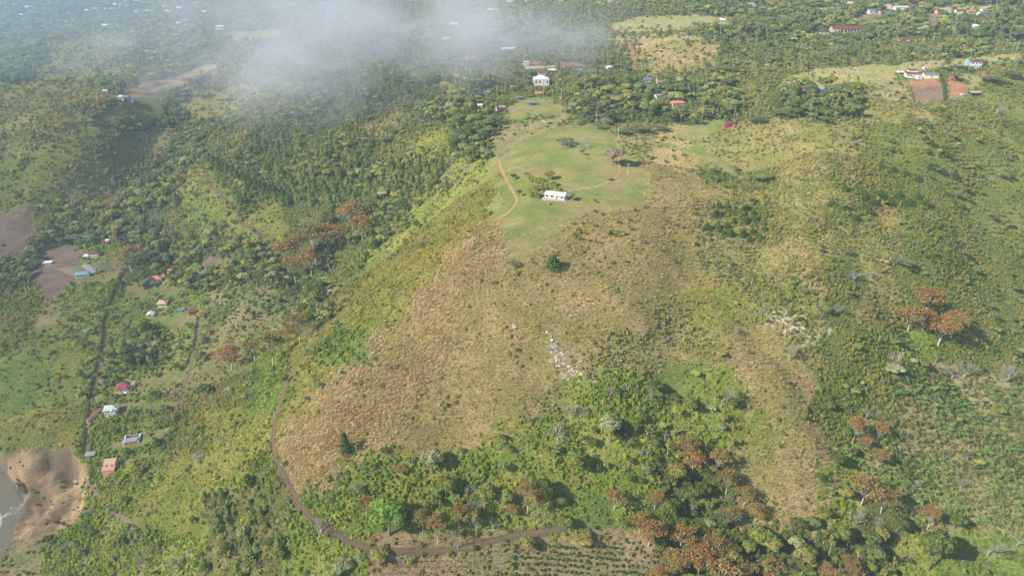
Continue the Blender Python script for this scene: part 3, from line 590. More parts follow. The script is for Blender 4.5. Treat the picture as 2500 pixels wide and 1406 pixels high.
# ------------------------------------------------------------------ river
def water_material():
    m, nt, out = new_mat("river_water"); L = nt.links.new; tc = N(nt, "ShaderNodeTexCoord")
    mp = N(nt, "ShaderNodeMapping"); mp.inputs['Scale'].default_value = (1, .55, 1); mp.inputs['Rotation'].default_value = (0, 0, .3); L(tc.outputs['Object'], mp.inputs[0])
    n1 = N(nt, "ShaderNodeTexNoise", i_Scale=.35, i_Detail=7.0, i_Roughness=.7, i_Distortion=.6); L(mp.outputs[0], n1.inputs['Vector'])
    n2 = N(nt, "ShaderNodeTexNoise", i_Scale=.05, i_Detail=3.0); L(mp.outputs[0], n2.inputs['Vector'])
    ad = N(nt, "ShaderNodeMath", operation='MULTIPLY'); L(n1.outputs[0], ad.inputs[0]); L(n2.outputs[0], ad.inputs[1])
    r = N(nt, "ShaderNodeMapRange", i_1=.33, i_2=.42); L(ad.outputs[0], r.inputs[0])
    c = mixrgb(nt, (*s2l((112, 104, 80)), 1), (*s2l((206, 206, 198)), 1), r.outputs[0])
    b = N(nt, "ShaderNodeBsdfPrincipled", i_Roughness=.4); L(c, b.inputs['Base Color'])
    bp = N(nt, "ShaderNodeBump", i_Strength=.5, i_Distance=.5); L(n1.outputs[0], bp.inputs['Height']); L(bp.outputs[0], b.inputs['Normal'])
    L(b.outputs[0], out.inputs[0]); return m
gx_ = np.linspace(-1500, -200, 40); gy_ = np.linspace(35, 900, 30); a, b = np.meshgrid(gx_, gy_); ii = np.arange(a.size).reshape(a.shape)
tag(link("river", np_mesh("river", np.stack([a, b, np.full(a.shape, WL)], -1).reshape(-1, 3), np.stack([ii[:-1, :-1], ii[:-1, 1:], ii[1:, 1:], ii[1:, :-1]], -1).reshape(-1, 4), water_material())), "grey-brown river with white rapids below the landslip", "river", kind="structure")
# ------------------------------------------------------------------ plant prototypes (shared mesh data)
def leaf_quads(P, Nn, size, rng, aspect=1.5, fold=.25):
    """one folded leaf-clump face for each point P, facing roughly Nn"""
    n = len(P); Nn = Nn / (np.linalg.norm(Nn, axis=1)[:, None] + 1e-9)
    r = rng.normal(size=(n, 3)); U = np.cross(Nn, r); U /= np.linalg.norm(U, axis=1)[:, None] + 1e-9; Vv = np.cross(Nn, U)
    s = (np.asarray(size) * rng.uniform(.6, 1.4, n))[:, None]
    a = P - U * s * .5 * aspect; b = P + Vv * s * .5 - Nn * s * fold * rng.random((n, 1)); c = P + U * s * .5 * aspect; d = P - Vv * s * .5 - Nn * s * fold * rng.random((n, 1))
    V = np.stack([a, b, c, d], 1).reshape(-1, 3); F = np.arange(4 * n).reshape(n, 4); return V, F
def sphere_pts(n, rng, up=-.35):
    v = rng.normal(size=(n * 3, 3)); v /= np.linalg.norm(v, axis=1)[:, None]; v = v[v[:, 2] > up]; return v[:n]
def tube_np(pts, rads, k=5):
    mb = MB(); mb.tube(pts, rads, k); V = np.array([tuple(p) for p in mb.v]); F = [f for f in mb.f if len(f) == 4]; return V, np.array(F)
class Acc:
    def __init__(s): s.V = []; s.F = []; s.sh = []; s.fl = []; s.n = 0
    def add(s, V, F, sh=None, fl=None):
        s.V.append(V); s.F.append(F + s.n); s.n += len(V)
        s.sh.append(np.full(len(F), 1.0) if sh is None else np.broadcast_to(sh, (len(F),))); s.fl.append(np.zeros(len(F)) if fl is None else np.broadcast_to(fl, (len(F),)))
    def arr(s): return np.concatenate(s.V), np.concatenate(s.F), np.concatenate(s.sh), np.concatenate(s.fl)
PROTO = {}
def register(kind, i, leaf, wood, bark, H, W):
    """trunk mesh, crown mesh for objects; joined mesh for distant copies and for massed stuff"""
    e = {}
    lv = leaf.arr() if leaf else None; wv = wood.arr() if wood else None
    if lv: e['crown'] = np_mesh(kind + "_crown", lv[0], lv[1], M_LEAF, {"shade": lv[2], "flower": lv[3]})
    if wv: e['trunk'] = np_mesh(kind + "_trunk", wv[0], wv[1], bark)
    for key, lm in (('whole', M_LEAF), ('mass', M_LEAFI)):
        if lv and wv:
            e[key] = np_mesh(kind + "_" + key, np.concatenate([lv[0], wv[0]]), np.concatenate([lv[1], wv[1] + len(lv[0])]), [lm, bark], {"shade": np.concatenate([lv[2], wv[2]]), "flower": np.concatenate([lv[3], wv[3]])}, np.concatenate([np.zeros(len(lv[1])), np.ones(len(wv[1]))]))
        elif lv: e[key] = np_mesh(kind + "_" + key, lv[0], lv[1], lm, {"shade": lv[2], "flower": lv[3]})
        else: e[key] = np_mesh(kind + "_" + key, wv[0], wv[1], bark)
    e['H'] = H; e['W'] = W; PROTO.setdefault(kind, []).append(e)
def broadleaf(i, rng, H=10., R=4.6, flat=.62, nl=2100, lobes=13, base=.30, leaf=.62, gap=1.0):
    L = Acc(); Wd = Acc(); zc = H * base
    trunk_top = zc + .12 * H; lean = rng.normal(size=2) * .4
    Wd.add(*tube_np([(0, 0, -1), (lean[0] * .3, lean[1] * .3, zc * .6), (lean[0], lean[1], trunk_top)], [.36, .27, .2], 6))
    cs = []
    for k in range(lobes):
        a = 2 * math.pi * (k * .618 + rng.random() * .2); r = R * math.sqrt((k + .5) / lobes) * .72; h = zc + (H - zc) * (.50 + .30 * (1 - (r / R) ** 2)) + rng.normal() * .35
        cs.append((r * math.cos(a), r * math.sin(a), h, R * rng.uniform(.26, .42)))
    for c in cs:
        Wd.add(*tube_np([(lean[0], lean[1], trunk_top - .3), (c[0] * .5, c[1] * .5, (trunk_top + c[2]) / 2 - .2), (c[0], c[1], c[2])], [.15, .1, .05], 4))
        m = int(nl / lobes); v = sphere_pts(m, rng, -.45); q = rng.uniform(.72, 1.04, (len(v), 1))
        P = np.array(c[:3]) + v * q * np.array([1, 1, flat + .12]) * c[3] * 1.15
        out = v + .4 * rng.normal(size=v.shape); f = leaf_quads(P, out, leaf * gap, rng)
        L.add(*f, rng.uniform(.84, 1.16) * rng.uniform(.72, 1.22, len(v)))
    register('broadleaf', i, L, Wd, M_BARK, H, 2 * R)
def coral(i, rng, H=11., R=5.2, bloom=.55):
    L = Acc(); Wd = Acc(); z0 = H * .30; lean = rng.normal(size=2) * .5; top = Vector((lean[0], lean[1], z0))
    Wd.add(*tube_np([(0, 0, -1), (lean[0] * .4, lean[1] * .4, z0 * .5), tuple(top)], [.34, .28, .24], 6))
    nb = 9
    for k in range(nb):
        a = 2 * math.pi * (k + rng.random() * .6) / nb; r = R * rng.uniform(.55, .95) if k % 3 else R * .25; h = z0 + (H - z0) * (1 - .38 * (r / R) ** 2) * rng.uniform(.82, 1.0)
        e = Vector((r * math.cos(a), r * math.sin(a), h)); mid = top.lerp(e, .5) + Vector((0, 0, .5))
        Wd.add(*tube_np([tuple(top), tuple(mid), tuple(e)], [.16, .11, .05], 4))
        for j in range(4):
            e2 = e + Vector((rng.normal() * 1.1, rng.normal() * 1.1, rng.uniform(-.5, .5))); Wd.add(*tube_np([tuple(mid.lerp(e, .5)), tuple(e2)], [.06, .03], 3))
            m = 40; P = np.array(tuple(e2)) + rng.normal(size=(m, 3)) * np.array([.85, .85, .5]); nn = rng.normal(size=(m, 3)) + np.array([0, 0, .7])
            isf = rng.random(m) < bloom * np.clip(.75 + (P[:, 2] - e2.z) * .7, .1, 1.3) * rng.uniform(.5, 1.4)
            L.add(*leaf_quads(P, nn, .44, rng), rng.uniform(.7, 1.2, m), isf * rng.uniform(.55, 1.0, m))
    register('coral', i, L, Wd, M_PALEBARK, H, 2 * R)
def pine(i, rng, H=12., R=2.9, full=1.0, n=1500, kind='pine'):
    L = Acc(); Wd = Acc()
    Wd.add(*tube_np([(0, 0, -1), (0, 0, H * .5), (rng.normal() * .15, rng.normal() * .15, H * .96)], [.24, .16, .04], 5))
    wh = 15
    for k in range(wh):
        h = H * (.10 + .86 * (k / (wh - 1)) ** .92); r = R * (1 - (h / H)) ** .72 * full + .18
        nb = max(3, int(7 * (r / R) + 2)); ph = rng.random() * 6
        for b in range(nb):
            a = ph + 2 * math.pi * (b + rng.random() * .5) / nb; rr = r * rng.uniform(.7, 1.12); m = max(5, int(n / wh / nb))
            t = rng.random(m) ** .6; P = np.stack([np.cos(a) * rr * t, np.sin(a) * rr * t, h - .16 * rr * t + .25 * t ** 2 * rr], 1) + rng.normal(size=(m, 3)) * (.12 + .13 * rr) * np.array([1, 1, .55])
            nn = rng.normal(size=(m, 3)) * .8 + np.array([np.cos(a) * .5, np.sin(a) * .5, .8])
            L.add(*leaf_quads(P, nn, .34 + .05 * rr, rng, 2.0), rng.uniform(.72, 1.2) * rng.uniform(.8, 1.15, m))
            if rr > .9: Wd.add(*tube_np([(0, 0, h), (math.cos(a) * rr * .8, math.sin(a) * rr * .8, h)], [.05, .02], 3))
    register(kind, i, L, Wd, M_BARK, H, 2 * R)
def tallwood(i, rng, H=16., R=2.4):
    L = Acc(); Wd = Acc(); b = rng.normal(size=2) * .6
    Wd.add(*tube_np([(0, 0, -1), (b[0] * .5, b[1] * .5, H * .5), (b[0], b[1], H * .95)], [.26, .2, .06], 5))
    for k in range(9):
        h = H * rng.uniform(.5, 1.0); a = rng.random() * 6.3; r = R * rng.uniform(.2, .8); c = np.array([b[0] * h / H + r * math.cos(a), b[1] * h / H + r * math.sin(a), h])
        Wd.add(*tube_np([(b[0] * h / H, b[1] * h / H, h - 1.2), tuple(c)], [.08, .04], 3))
        m = 90; v = sphere_pts(m, rng, -.5); P = c + v * rng.uniform(.5, 1, (len(v), 1)) * np.array([1, 1, .8]) * rng.uniform(.8, 1.35)
        L.add(*leaf_quads(P, v + .6 * rng.normal(size=v.shape), .5, rng), rng.uniform(.75, 1.2) * rng.uniform(.8, 1.2, len(v)))
    register('tallwood', i, L, Wd, M_PALEBARK, H, 2 * R)
def umbrella(i, rng, H=7., R=4.4):
    L = Acc(); Wd = Acc(); top = Vector((0, 0, H * .45)); Wd.add(*tube_np([(0, 0, -1), (0, 0, H * .45)], [.3, .22], 6))
    for k in range(13):
        a = 6.283 * (k + rng.random() * .7) / 13; r = R * rng.uniform(.2, .9); e = Vector((r * math.cos(a), r * math.sin(a), H * (rng.uniform(.74, .9) + .12 * (1 - r / R))))
        Wd.add(*tube_np([tuple(top), tuple(top.lerp(e, .5) + Vector((0, 0, -.2))), tuple(e)], [.13, .09, .04], 4))
        m = 90; P = np.array(tuple(e)) + rng.normal(size=(m, 3)) * np.array([.8, .8, .3]) * rng.uniform(.7, 1.15); L.add(*leaf_quads(P, rng.normal(size=(m, 3)) * .7 + np.array([0, 0, 1.]), .42, rng), rng.uniform(.7, 1.2) * rng.uniform(.75, 1.2, m))
    register('umbrella', i, L, Wd, M_BARK, H, 2 * R)
def bare(i, rng, H=8., R=3.6, spread=1.0, trunks=1):
    Wd = Acc(); Br = Acc()
    def grow(p, d, ln, r, lev):
        q = p + d * ln; mid = p.lerp(q, .5) + Vector(rng.normal(size=3) * ln * .05); (Wd if lev < 1 else Br).add(*tube_np([tuple(p), tuple(mid), tuple(q)], [r, r * .85, r * .68], 5 if lev < 2 else 3))
        if lev >= 4: return
        for k in range(4 if lev < 1 else 3 if lev < 3 else 3):
            ax = Vector(rng.normal(size=3)); nd = (d + ax.normalized() * (.72 if lev else .85) * spread + Vector((0, 0, .12))).normalized(); grow(q if k else p.lerp(q, .8), nd, ln * rng.uniform(.58, .8), r * .6, lev + 1)
    for t in range(trunks):
        grow(Vector((rng.normal() * .25 * (trunks - 1), rng.normal() * .25 * (trunks - 1), -.8)), Vector((rng.normal() * .12 * trunks, rng.normal() * .12 * trunks, 1)).normalized(), H * .36, .22 / trunks ** .3, 0)
    wv = Wd.arr(); bv = Br.arr(); allv = np.concatenate([wv[0], bv[0]]); H2 = allv[:, 2].max(); W2 = (allv[:, :2].max(0) - allv[:, :2].min(0)).mean()
    e = dict(trunk=np_mesh("bare_trunk", wv[0], wv[1], M_GREYBARK), crown=np_mesh("bare_branches", bv[0], bv[1], M_GREYBARK), H=H2, W=W2)
    e['whole'] = e['mass'] = np_mesh("bare_whole", allv, np.concatenate([wv[1], bv[1] + len(wv[0])]), M_GREYBARK)
    PROTO.setdefault('bare', []).append(e)
def banana(i, rng, H=4.2):
    L = Acc(); Wd = Acc()
    for st in range(3):
        bx, by = (rng.normal(size=2) * .55) if st else (0, 0); h0 = H * rng.uniform(.38, .55)
        Wd.add(*tube_np([(bx, by, -.4), (bx, by, h0)], [.17, .1], 5))
        for k in range(7):
            a = rng.random() * 6.283; el = rng.uniform(.45, 1.25); ln = rng.uniform(1.7, 2.7); w = rng.uniform(.26, .36); d = np.array([math.cos(a), math.sin(a)]); s = np.array([-d[1], d[0]]); V = []
            for j in range(5):
                t = j / 4; r = ln * t * math.cos(el) * (1 + .35 * t); z = h0 + ln * (t * math.sin(el) - .62 * t * t); ww = w * (math.sin(math.pi * min(.12 + t * .86, 1))) + .02
                for sg in (-1, 1): V.append((bx + d[0] * r + s[0] * ww * sg, by + d[1] * r + s[1] * ww * sg, z - .06))
            V = np.array(V); F = np.array([[2 * j, 2 * j + 1, 2 * j + 3, 2 * j + 2] for j in range(4)]); L.add(V, F, rng.uniform(.75, 1.3))
    register('banana', i, L, Wd, paint("banana_stem", (136, 132, 84), .8), H, 4.2)
def bush(i, rng, n=190, H=1.5, R=1.15, leaf=.30, kind='bush', woody=0):
    L = Acc()
    for k in range(6):
        a = rng.random() * 6.28; r = R * rng.uniform(0, .62); c = np.array([r * math.cos(a), r * math.sin(a), H * rng.uniform(.25, .62)]); m = n // 6
        v = sphere_pts(m, rng, -.6); P = c + v * rng.uniform(.55, 1.05, (len(v), 1)) * np.array([R * .5, R * .5, H * .42]); P[:, 2] = np.maximum(P[:, 2], -.1)
        L.add(*leaf_quads(P, v + .6 * rng.normal(size=v.shape), leaf, rng), rng.uniform(.82, 1.18) * rng.uniform(.72, 1.25, len(v)))
    register(kind, i, L, None, None, H, 2 * R)
def tuft(i, rng, n=30, H=.5, R=.64, w=.055, kind='tuft', droop=.35, plume=0.0):
    L = Acc(); a = rng.random(n) * 6.283; r = R * np.sqrt(rng.random(n)); b = np.stack([r * np.cos(a), r * np.sin(a), np.full(n, -.12)], 1)
    h = H * rng.uniform(.55, 1.1, n); la = rng.random(n) * 6.283; ln = h * droop * rng.uniform(.2, 1.2, n); tip = b + np.stack([np.cos(la) * ln, np.sin(la) * ln, h], 1); mid = b * .5 + tip * .5 + np.stack([-np.cos(la) * ln * .15, -np.sin(la) * ln * .15, h * .12], 1)
    fa = rng.random(n) * 6.283; s = np.stack([np.cos(fa), np.sin(fa), np.zeros(n)], 1) * (w * rng.uniform(.6, 1.4, n))[:, None]
    V = np.stack([b - s, b + s, mid + s * .8, mid - s * .8, tip + s * (.15 + plume), tip - s * (.15 + plume)], 1).reshape(-1, 3); o = np.arange(n)[:, None] * 6
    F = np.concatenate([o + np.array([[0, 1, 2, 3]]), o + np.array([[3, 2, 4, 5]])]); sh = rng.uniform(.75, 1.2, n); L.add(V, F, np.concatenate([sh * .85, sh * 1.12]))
    register(kind, i, L, None, None, H, 2 * R)
r_ = np.random.default_rng
for i in range(6): broadleaf(i, r_(10 + i), H=10 * (.9 + .05 * i), lobes=10 + 2 * (i % 4), flat=.55 + .07 * (i % 3))
for i in range(5): coral(i, r_(30 + i), bloom=(.58, .38, .26, .48, .62)[i])
for i in range(5): pine(i, r_(40 + i), H=10 + i * .5, R=3.1 + .25 * (i % 3), full=1.1)
for i in range(3): pine(i, r_(47 + i), H=7, R=2.7, full=1.05, n=1300, kind='cypress')
for i in range(4): tallwood(i, r_(50 + i))
for i in range(3): umbrella(i, r_(60 + i))
for i in range(5): bare(i, r_(70 + i), spread=(1.0, .75, 1.15, .6, .9)[i], trunks=(1, 2, 1, 3, 2)[i])
for i in range(4): banana(i, r_(80 + i))
for i in range(6): bush(i, r_(90 + i), H=1.2 + .15 * i)
for i in range(3): bush(i, r_(97 + i), n=260, H=1.5, R=.8, leaf=.26, kind='coffee')
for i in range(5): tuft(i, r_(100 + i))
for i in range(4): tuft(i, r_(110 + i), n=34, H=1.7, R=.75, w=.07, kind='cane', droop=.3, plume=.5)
# ------------------------------------------------------------------ buildings
HOUSE_PX = []
ROOFM = dict(white=paint("white_sheet_roof", (232, 231, 226), .55, .16, .5, 2.2), red=paint("rust_red_roof", (132, 70, 64), .8, .35, .7, 2.2), brightred=paint("red_roof", (150, 80, 80), .8, .3, .7, 2.2),
    salmon=paint("salmon_tile_roof", (206, 128, 104), .8, .15, .8, 2.6), pink=paint("pink_roof", (214, 142, 130), .8, .12, .8, 2.6), tan=paint("tan_tile_roof", (204, 168, 142), .8, .15, .8, 2.6), teal=paint("teal_roof", (112, 160, 160), .6, .18, .6, 2.2),
    blue=paint("blue_grey_roof", (120, 132, 150), .55, .15, .6, 2.2), grey=paint("grey_sheet_roof", (158, 158, 154), .6, .22, .6, 2.2), mint=paint("pale_green_roof", (184, 200, 190), .6, .18, .6, 2.2), dark=paint("dark_brown_roof", (92, 70, 64), .8, .2, .7, 2.2), wood=paint("weathered_board_roof", (178, 160, 136), .9, .25, 1.0, 1.4))
WALLM = dict(white=paint("white_wall", (222, 218, 208), .85, .15, .7), cream=paint("cream_wall", (236, 224, 188), .85, .08, .7), brick=paint("raw_brick_wall", (206, 138, 92), .9, .2, 2.0), grey=paint("grey_block_wall", (164, 158, 150), .9, .15, 1.5), mint=paint("mint_wall", (150, 200, 184), .85, .1, .7), red=paint("red_wall", (166, 60, 60), .85, .12, .7), tan=paint("tan_wall", (206, 184, 150), .85, .1, .7), pink=paint("pink_wall", (216, 168, 156), .85, .1, .7))
M_DOOR = paint("red_door", (168, 40, 44), .6); M_DOORB = paint("brown_door", (96, 70, 52), .7); M_FRAME = paint("window_frame", (226, 224, 216), .6, .05); M_SLAB = paint("concrete_slab", (176, 166, 154), .9, .15, 1.0); M_POST = paint("timber_post", (128, 108, 88), .9, .2, 2.0)
def roof_mesh(kind, w, d, h, rise, ov, mat):
    mb = MB(); X = w / 2 + ov; Y = d / 2 + ov; t = .16; h = h + .01
    if kind == 'gable' or kind == 'gabley':
        if kind == 'gabley': X, Y = Y, X
        drop = rise * ov / (Y - ov)
        V = []
        for x in (-X, X): V += [(x, -Y, h - drop), (x, 0, h + rise), (x, Y, h - drop), (x, Y, h - drop - t), (x, 0, h + rise - t), (x, -Y, h - drop - t)]
        if kind == 'gabley': V = [(-y, x, z) for x, y, z in V]
        mb.add(V, [(0, 6, 7, 1), (1, 7, 8, 2), (2, 8, 9, 3), (3, 9, 10, 4), (4, 10, 11, 5), (5, 11, 6, 0), (0, 1, 4, 5), (1, 2, 3, 4), (6, 11, 10, 7), (7, 10, 9, 8)])
    elif kind == 'hip':
        r = max(X - Y, .25) if X >= Y else .25; ry = max(Y - X, .0)
        rx = r if X >= Y else .0
        V = [(-X, -Y, h - .1), (X, -Y, h - .1), (X, Y, h - .1), (-X, Y, h - .1), (-X, -Y, h - .1 - t), (X, -Y, h - .1 - t), (X, Y, h - .1 - t), (-X, Y, h - .1 - t)]
        a, b = ((-rx, 0, h + rise), (rx, 0, h + rise)) if X >= Y else ((0, -ry, h + rise), (0, ry, h + rise))
        V += [a, b]
        if X >= Y: Ft = [(0, 1, 9, 8), (1, 2, 9), (2, 3, 8, 9), (3, 0, 8)]
        else: Ft = [(0, 1, 8), (1, 2, 9, 8), (2, 3, 9), (3, 0, 8, 9)]
        mb.add(V, Ft + [(0, 4, 5, 1), (1, 5, 6, 2), (2, 6, 7, 3), (3, 7, 4, 0), (7, 6, 5, 4)])
    elif kind == 'shed':
        mb.add([(-X, -Y, h - .05), (X, -Y, h - .05), (X, Y, h + rise), (-X, Y, h + rise), (-X, -Y, h - .05 + t), (X, -Y, h - .05 + t), (X, Y, h + rise + t), (-X, Y, h + rise + t)], [(3, 2, 1, 0), (4, 5, 6, 7), (0, 1, 5, 4), (1, 2, 6, 5), (2, 3, 7, 6), (3, 0, 4, 7)])
    else:
        mb.box(-X, X, -Y, Y, h, h + .25)
    return mb
def walls_mesh(kind, w, d, h, rise, below):
    mb = MB(); X = w / 2; Y = d / 2
    mb.box(-X, X, -Y, Y, -below, h - .17 if kind != 'flat' else h)
    if kind == 'gable': hh = h - .17; mb.add([(-X, -Y, hh), (-X, Y, hh), (-X, 0, hh + rise), (X, -Y, hh), (X, Y, hh), (X, 0, hh + rise)], [(0, 2, 1), (3, 4, 5), (0, 3, 5, 2), (4, 1, 2, 5)])
    if kind == 'gabley': hh = h - .17; mb.add([(-X, -Y, hh), (X, -Y, hh), (0, -Y, hh + rise), (-X, Y, hh), (X, Y, hh), (0, Y, hh + rise)], [(0, 1, 2), (3, 5, 4), (1, 4, 5, 2), (3, 0, 2, 5)])
    if kind == 'shed': hh = h - .07; mb.add([(-X, Y, hh - .1), (X, Y, hh - .1), (X, Y, hh + rise * .94), (-X, Y, hh + rise * .94), (-X, -Y, hh - .1), (X, -Y, hh - .1)], [(0, 3, 2, 1), (0, 4, 3), (1, 2, 5), (4, 5, 2, 3)])
    return mb
def opening(root, name, x, y, z, w, h, face, frame_m, pane_m):
    """frame with a pane (or leaf) inside, standing 3 to 6 cm proud of the wall; face is f, l or r"""
    g = .09; o = MB(); p = MB()
    def bx(mb, a0, a1, z0, z1, d0, d1):
        if face == 'f': mb.box(x + a0, x + a1, y - d1, y - d0, z + z0, z + z1)
        elif face == 'r': mb.box(x + d0, x + d1, y + a0, y + a1, z + z0, z + z1)
        else: mb.box(x - d1, x - d0, y + a0, y + a1, z + z0, z + z1)
    bx(o, -w / 2 - g, -w / 2, 0, h, -.05, .06); bx(o, w / 2, w / 2 + g, 0, h, -.05, .06); bx(o, -w / 2 - g, w / 2 + g, h, h + g, -.05, .06); bx(o, -w / 2 - g, w / 2 + g, -g, 0, -.05, .08)
    f = o.build(name, frame_m, root); bx(p, -w / 2, w / 2, 0, h, -.05, .025); p.build("pane" if name == "window" else "door_leaf", pane_m, f); return f
def footing(x, y, w, d, rot):
    c, s = math.cos(rot), math.sin(rot); q = [(a * w / 2, b * d / 2) for a in (-1, 0, 1) for b in (-1, 0, 1)]
    zs = [float(zi(x + c * a - s * b, y + s * a + c * b)) for a, b in q]; return min(zs), max(zs), sum(zs) / 9
def house(name, label, px, py, w, d, h, rot=0, roof='gable', rise=1.2, rc='white', wc='white', ov=.5, nwin=2, door=True, side=1, storeys=1, group=None, cat='house', slab=0.0, dm=None, cut=.35):
    p = at1(px, py); r = math.radians(rot); lo, hi, mean = footing(p.x, p.y, w, d, r); z = mean + cut * (hi - mean); HOUSE_PX.append((px, py, max(w, d) * FPX / float(project(p.x, p.y, p.z)[2])))
    root = link(name, None, None, (p.x, p.y, z), r); root.empty_display_size = 1; tag(root, label, cat, group)
    walls_mesh(roof, w, d, h, rise, z - lo + 1.5).build("wall", WALLM[wc], root)
    roof_mesh(roof, w, d, h, rise, ov, ROOFM[rc]).build("roof", ROOFM[rc], root)
    sh = h / storeys
    for s in range(storeys):
        zb = s * sh + sh * .32; wh = sh * .42; slots = nwin + (1 if door and s == 0 else 0)
        for k in range(slots):
            x = -w / 2 + w * (k + .5) / slots
            if door and s == 0 and k == slots // 2: opening(root, "door", x, -d / 2, .05, .95, min(2.05, sh * .72), 'f', M_FRAME, dm or M_DOORB)
            else: opening(root, "window", x, -d / 2, zb, min(1.5, w / slots * .55), wh, 'f', M_FRAME, M_GLASS)
        for k in range(side):
            y = -d / 2 + d * (k + .5) / side; opening(root, "window", w / 2, y, zb, min(1.3, d / side * .5), wh, 'r', M_FRAME, M_GLASS); opening(root, "window", -w / 2, y, zb, min(1.3, d / side * .5), wh, 'l', M_FRAME, M_GLASS)
    if slab: MB().box(-w / 2 - slab, w / 2 + slab, -d / 2 - slab, d / 2 + slab, lo - z - 1.2, .04).build("terrace", M_SLAB, root)
    for a in np.arange(-w / 2, w / 2 + .1, 1.5):
        for b in np.arange(-d / 2, d / 2 + .1, 1.5): block(p.x + math.cos(r) * a - math.sin(r) * b, p.y + math.sin(r) * a + math.cos(r) * b, 1.9)
    return root
def annex(root, w, d, h, x, y, roof, rise, rc, wc, ov=.3, below=2.5):
    """a wing of the same building: wall and roof parts"""
    for mb, n, m in ((walls_mesh(roof, w, d, h, rise, below), "wing_wall", WALLM[wc]), (roof_mesh(roof, w, d, h, rise, ov, ROOFM[rc]), "wing_roof", ROOFM[rc])):
        mb.v = [(a + x, b + y, c + .006) for a, b, c in mb.v]; mb.build(n, m, root)
def open_shed(name, label, px, py, w, d, h, rot, rc, rise=.8, roof='shed', group=None, back=None):
    p = at1(px, py); r = math.radians(rot); lo, hi, mean = footing(p.x, p.y, w, d, r); HOUSE_PX.append((px, py, max(w, d) * FPX / float(project(p.x, p.y, p.z)[2])))
    root = link(name, None, None, (p.x, p.y, mean), r); root.empty_display_size = 1; tag(root, label, "shed", group)
    roof_mesh(roof, w, d, h, rise, .4, ROOFM[rc]).build("roof", ROOFM[rc], root)
    for sx in (-1, 0, 1) if w > 7 else (-1, 1):
        for sy in (-1, 1):
            top = h + (rise if (roof == 'shed' and sy > 0) else 0) - .1
            MB().box(sx * (w / 2 - .15) - .1, sx * (w / 2 - .15) + .1, sy * (d / 2 - .15) - .1, sy * (d / 2 - .15) + .1, lo - mean - 1, top).build("post", M_POST, root)
    if back: MB().box(-w / 2 + .3, w / 2 - .3, d / 2 - .5, d / 2 - .35, lo - mean - 1, h * .8).build("back_wall", WALLM[back], root)
    for a in np.arange(-w / 2, w / 2 + .1, 1.5):
        for b in np.arange(-d / 2, d / 2 + .1, 1.5): block(p.x + math.cos(r) * a - math.sin(r) * b, p.y + math.sin(r) * a + math.cos(r) * b, 1.6)
    return root
# the white house on the hilltop
hh = house("hilltop_house", "white house with white sheet-metal roof alone on the hilltop lawn", 1357, 483, 13.6, 6.6, 2.9, -20, 'gable', 1.5, 'white', 'white', .55, 3, True, 1, slab=1.5, dm=M_DOOR, cut=.6)
MB().box(-7.9, 8.1, -5.3, -4.86, -1.5, .5).build("terrace_wall", M_SLAB, hh)
for k in range(17):
    x = -7.1 + k * .8875
    for sg in (-1, 1): MB().add([(x - .04, 0, 4.41), (x + .04, 0, 4.41), (x + .04, sg * 3.86, 2.655), (x - .04, sg * 3.86, 2.655), (x - .04, 0, 4.47), (x + .04, 0, 4.47), (x + .04, sg * 3.86, 2.715), (x - .04, sg * 3.86, 2.715)], [(0, 1, 2, 3), (4, 7, 6, 5), (0, 4, 5, 1), (2, 6, 7, 3), (1, 5, 6, 2), (3, 7, 4, 0)]).build("roof_seam", ROOFM['grey'], hh)
MB().box(-7.4, 7.4, -.16, .16, 4.37, 4.5).build("ridge_cap", ROOFM['grey'], hh); MB().box(-7.35, 7.35, -4.02, -3.9, 2.46, 2.6).build("gutter", ROOFM['grey'], hh)
# valley houses on the left
h = house("valley_house", "cream two-storey house with a pink lower roof, lowest in the valley", 273, 1143, 7.0, 5.0, 5.0, 12, 'shed', 1.0, 'tan', 'cream', .3, 2, True, 1, 2); annex(h, 7.4, 3.0, 2.5, -.5, -4.05, 'shed', .9, 'pink', 'pink')
h = house("brick_house", "unfinished orange brick house with an open roof and pale walls", 322, 1082, 8.6, 3.6, 2.8, 14, 'shed', .4, 'grey', 'brick', .2, 2, True, 0)
for x0, x1 in ((-5.2, -4.4), (4.4, 5.2)): MB().box(x0, x1, -1.8, 7.2, -2.5, 2.5).build("side_wall", WALLM['white'], h)
MB().box(-4.35, 4.35, 6.6, 7.1, -2.5, 2.2).build("rear_wall", WALLM['grey'], h)
h = house("valley_house", "white two-storey house with pale green hipped roof and balconies", 275, 1008, 9, 6.5, 4.8, 14, 'hip', 2.2, 'mint', 'white', .7, 4, True, 2, 2); annex(h, 3.6, 2.2, 4.4, 2.0, -4.0, 'gabley', 1.2, 'mint', 'white')
h = house("valley_house", "large red-roofed house with many hips beside a mown lawn", 305, 950, 9.6, 6.6, 3.0, 16, 'hip', 2.6, 'brightred', 'white', .9, 4, True, 2); annex(h, 4, 3.4, 2.8, -3.4, -3.4, 'hip', 1.3, 'brightred', 'white'); annex(h, 3.0, 5.4, 3.6, 6.6, 1.0, 'flat', .2, 'grey', 'brick', .15)
annex(h, 4.4, 3.2, 3.2, 1.6, -3.8, 'hip', 1.6, 'brightred', 'white', .6)
house("garden_house", "small house under a bright white gabled roof beside dark green plots", 369, 772, 5.6, 5.2, 2.7, 12, 'gabley', 1.3, 'white', 'cream', .5, 2, True, 1)
house("garden_house", "square house under a pale salmon hipped roof", 399, 745, 7.6, 6.8, 3.0, 8, 'hip', 2.2, 'tan', 'cream', .7, 3, True, 2)
open_shed("garden_shed", "low blue-grey roof shed in the valley garden", 443, 760, 6, 4, 2.4, 20, 'blue', .9, 'gable')
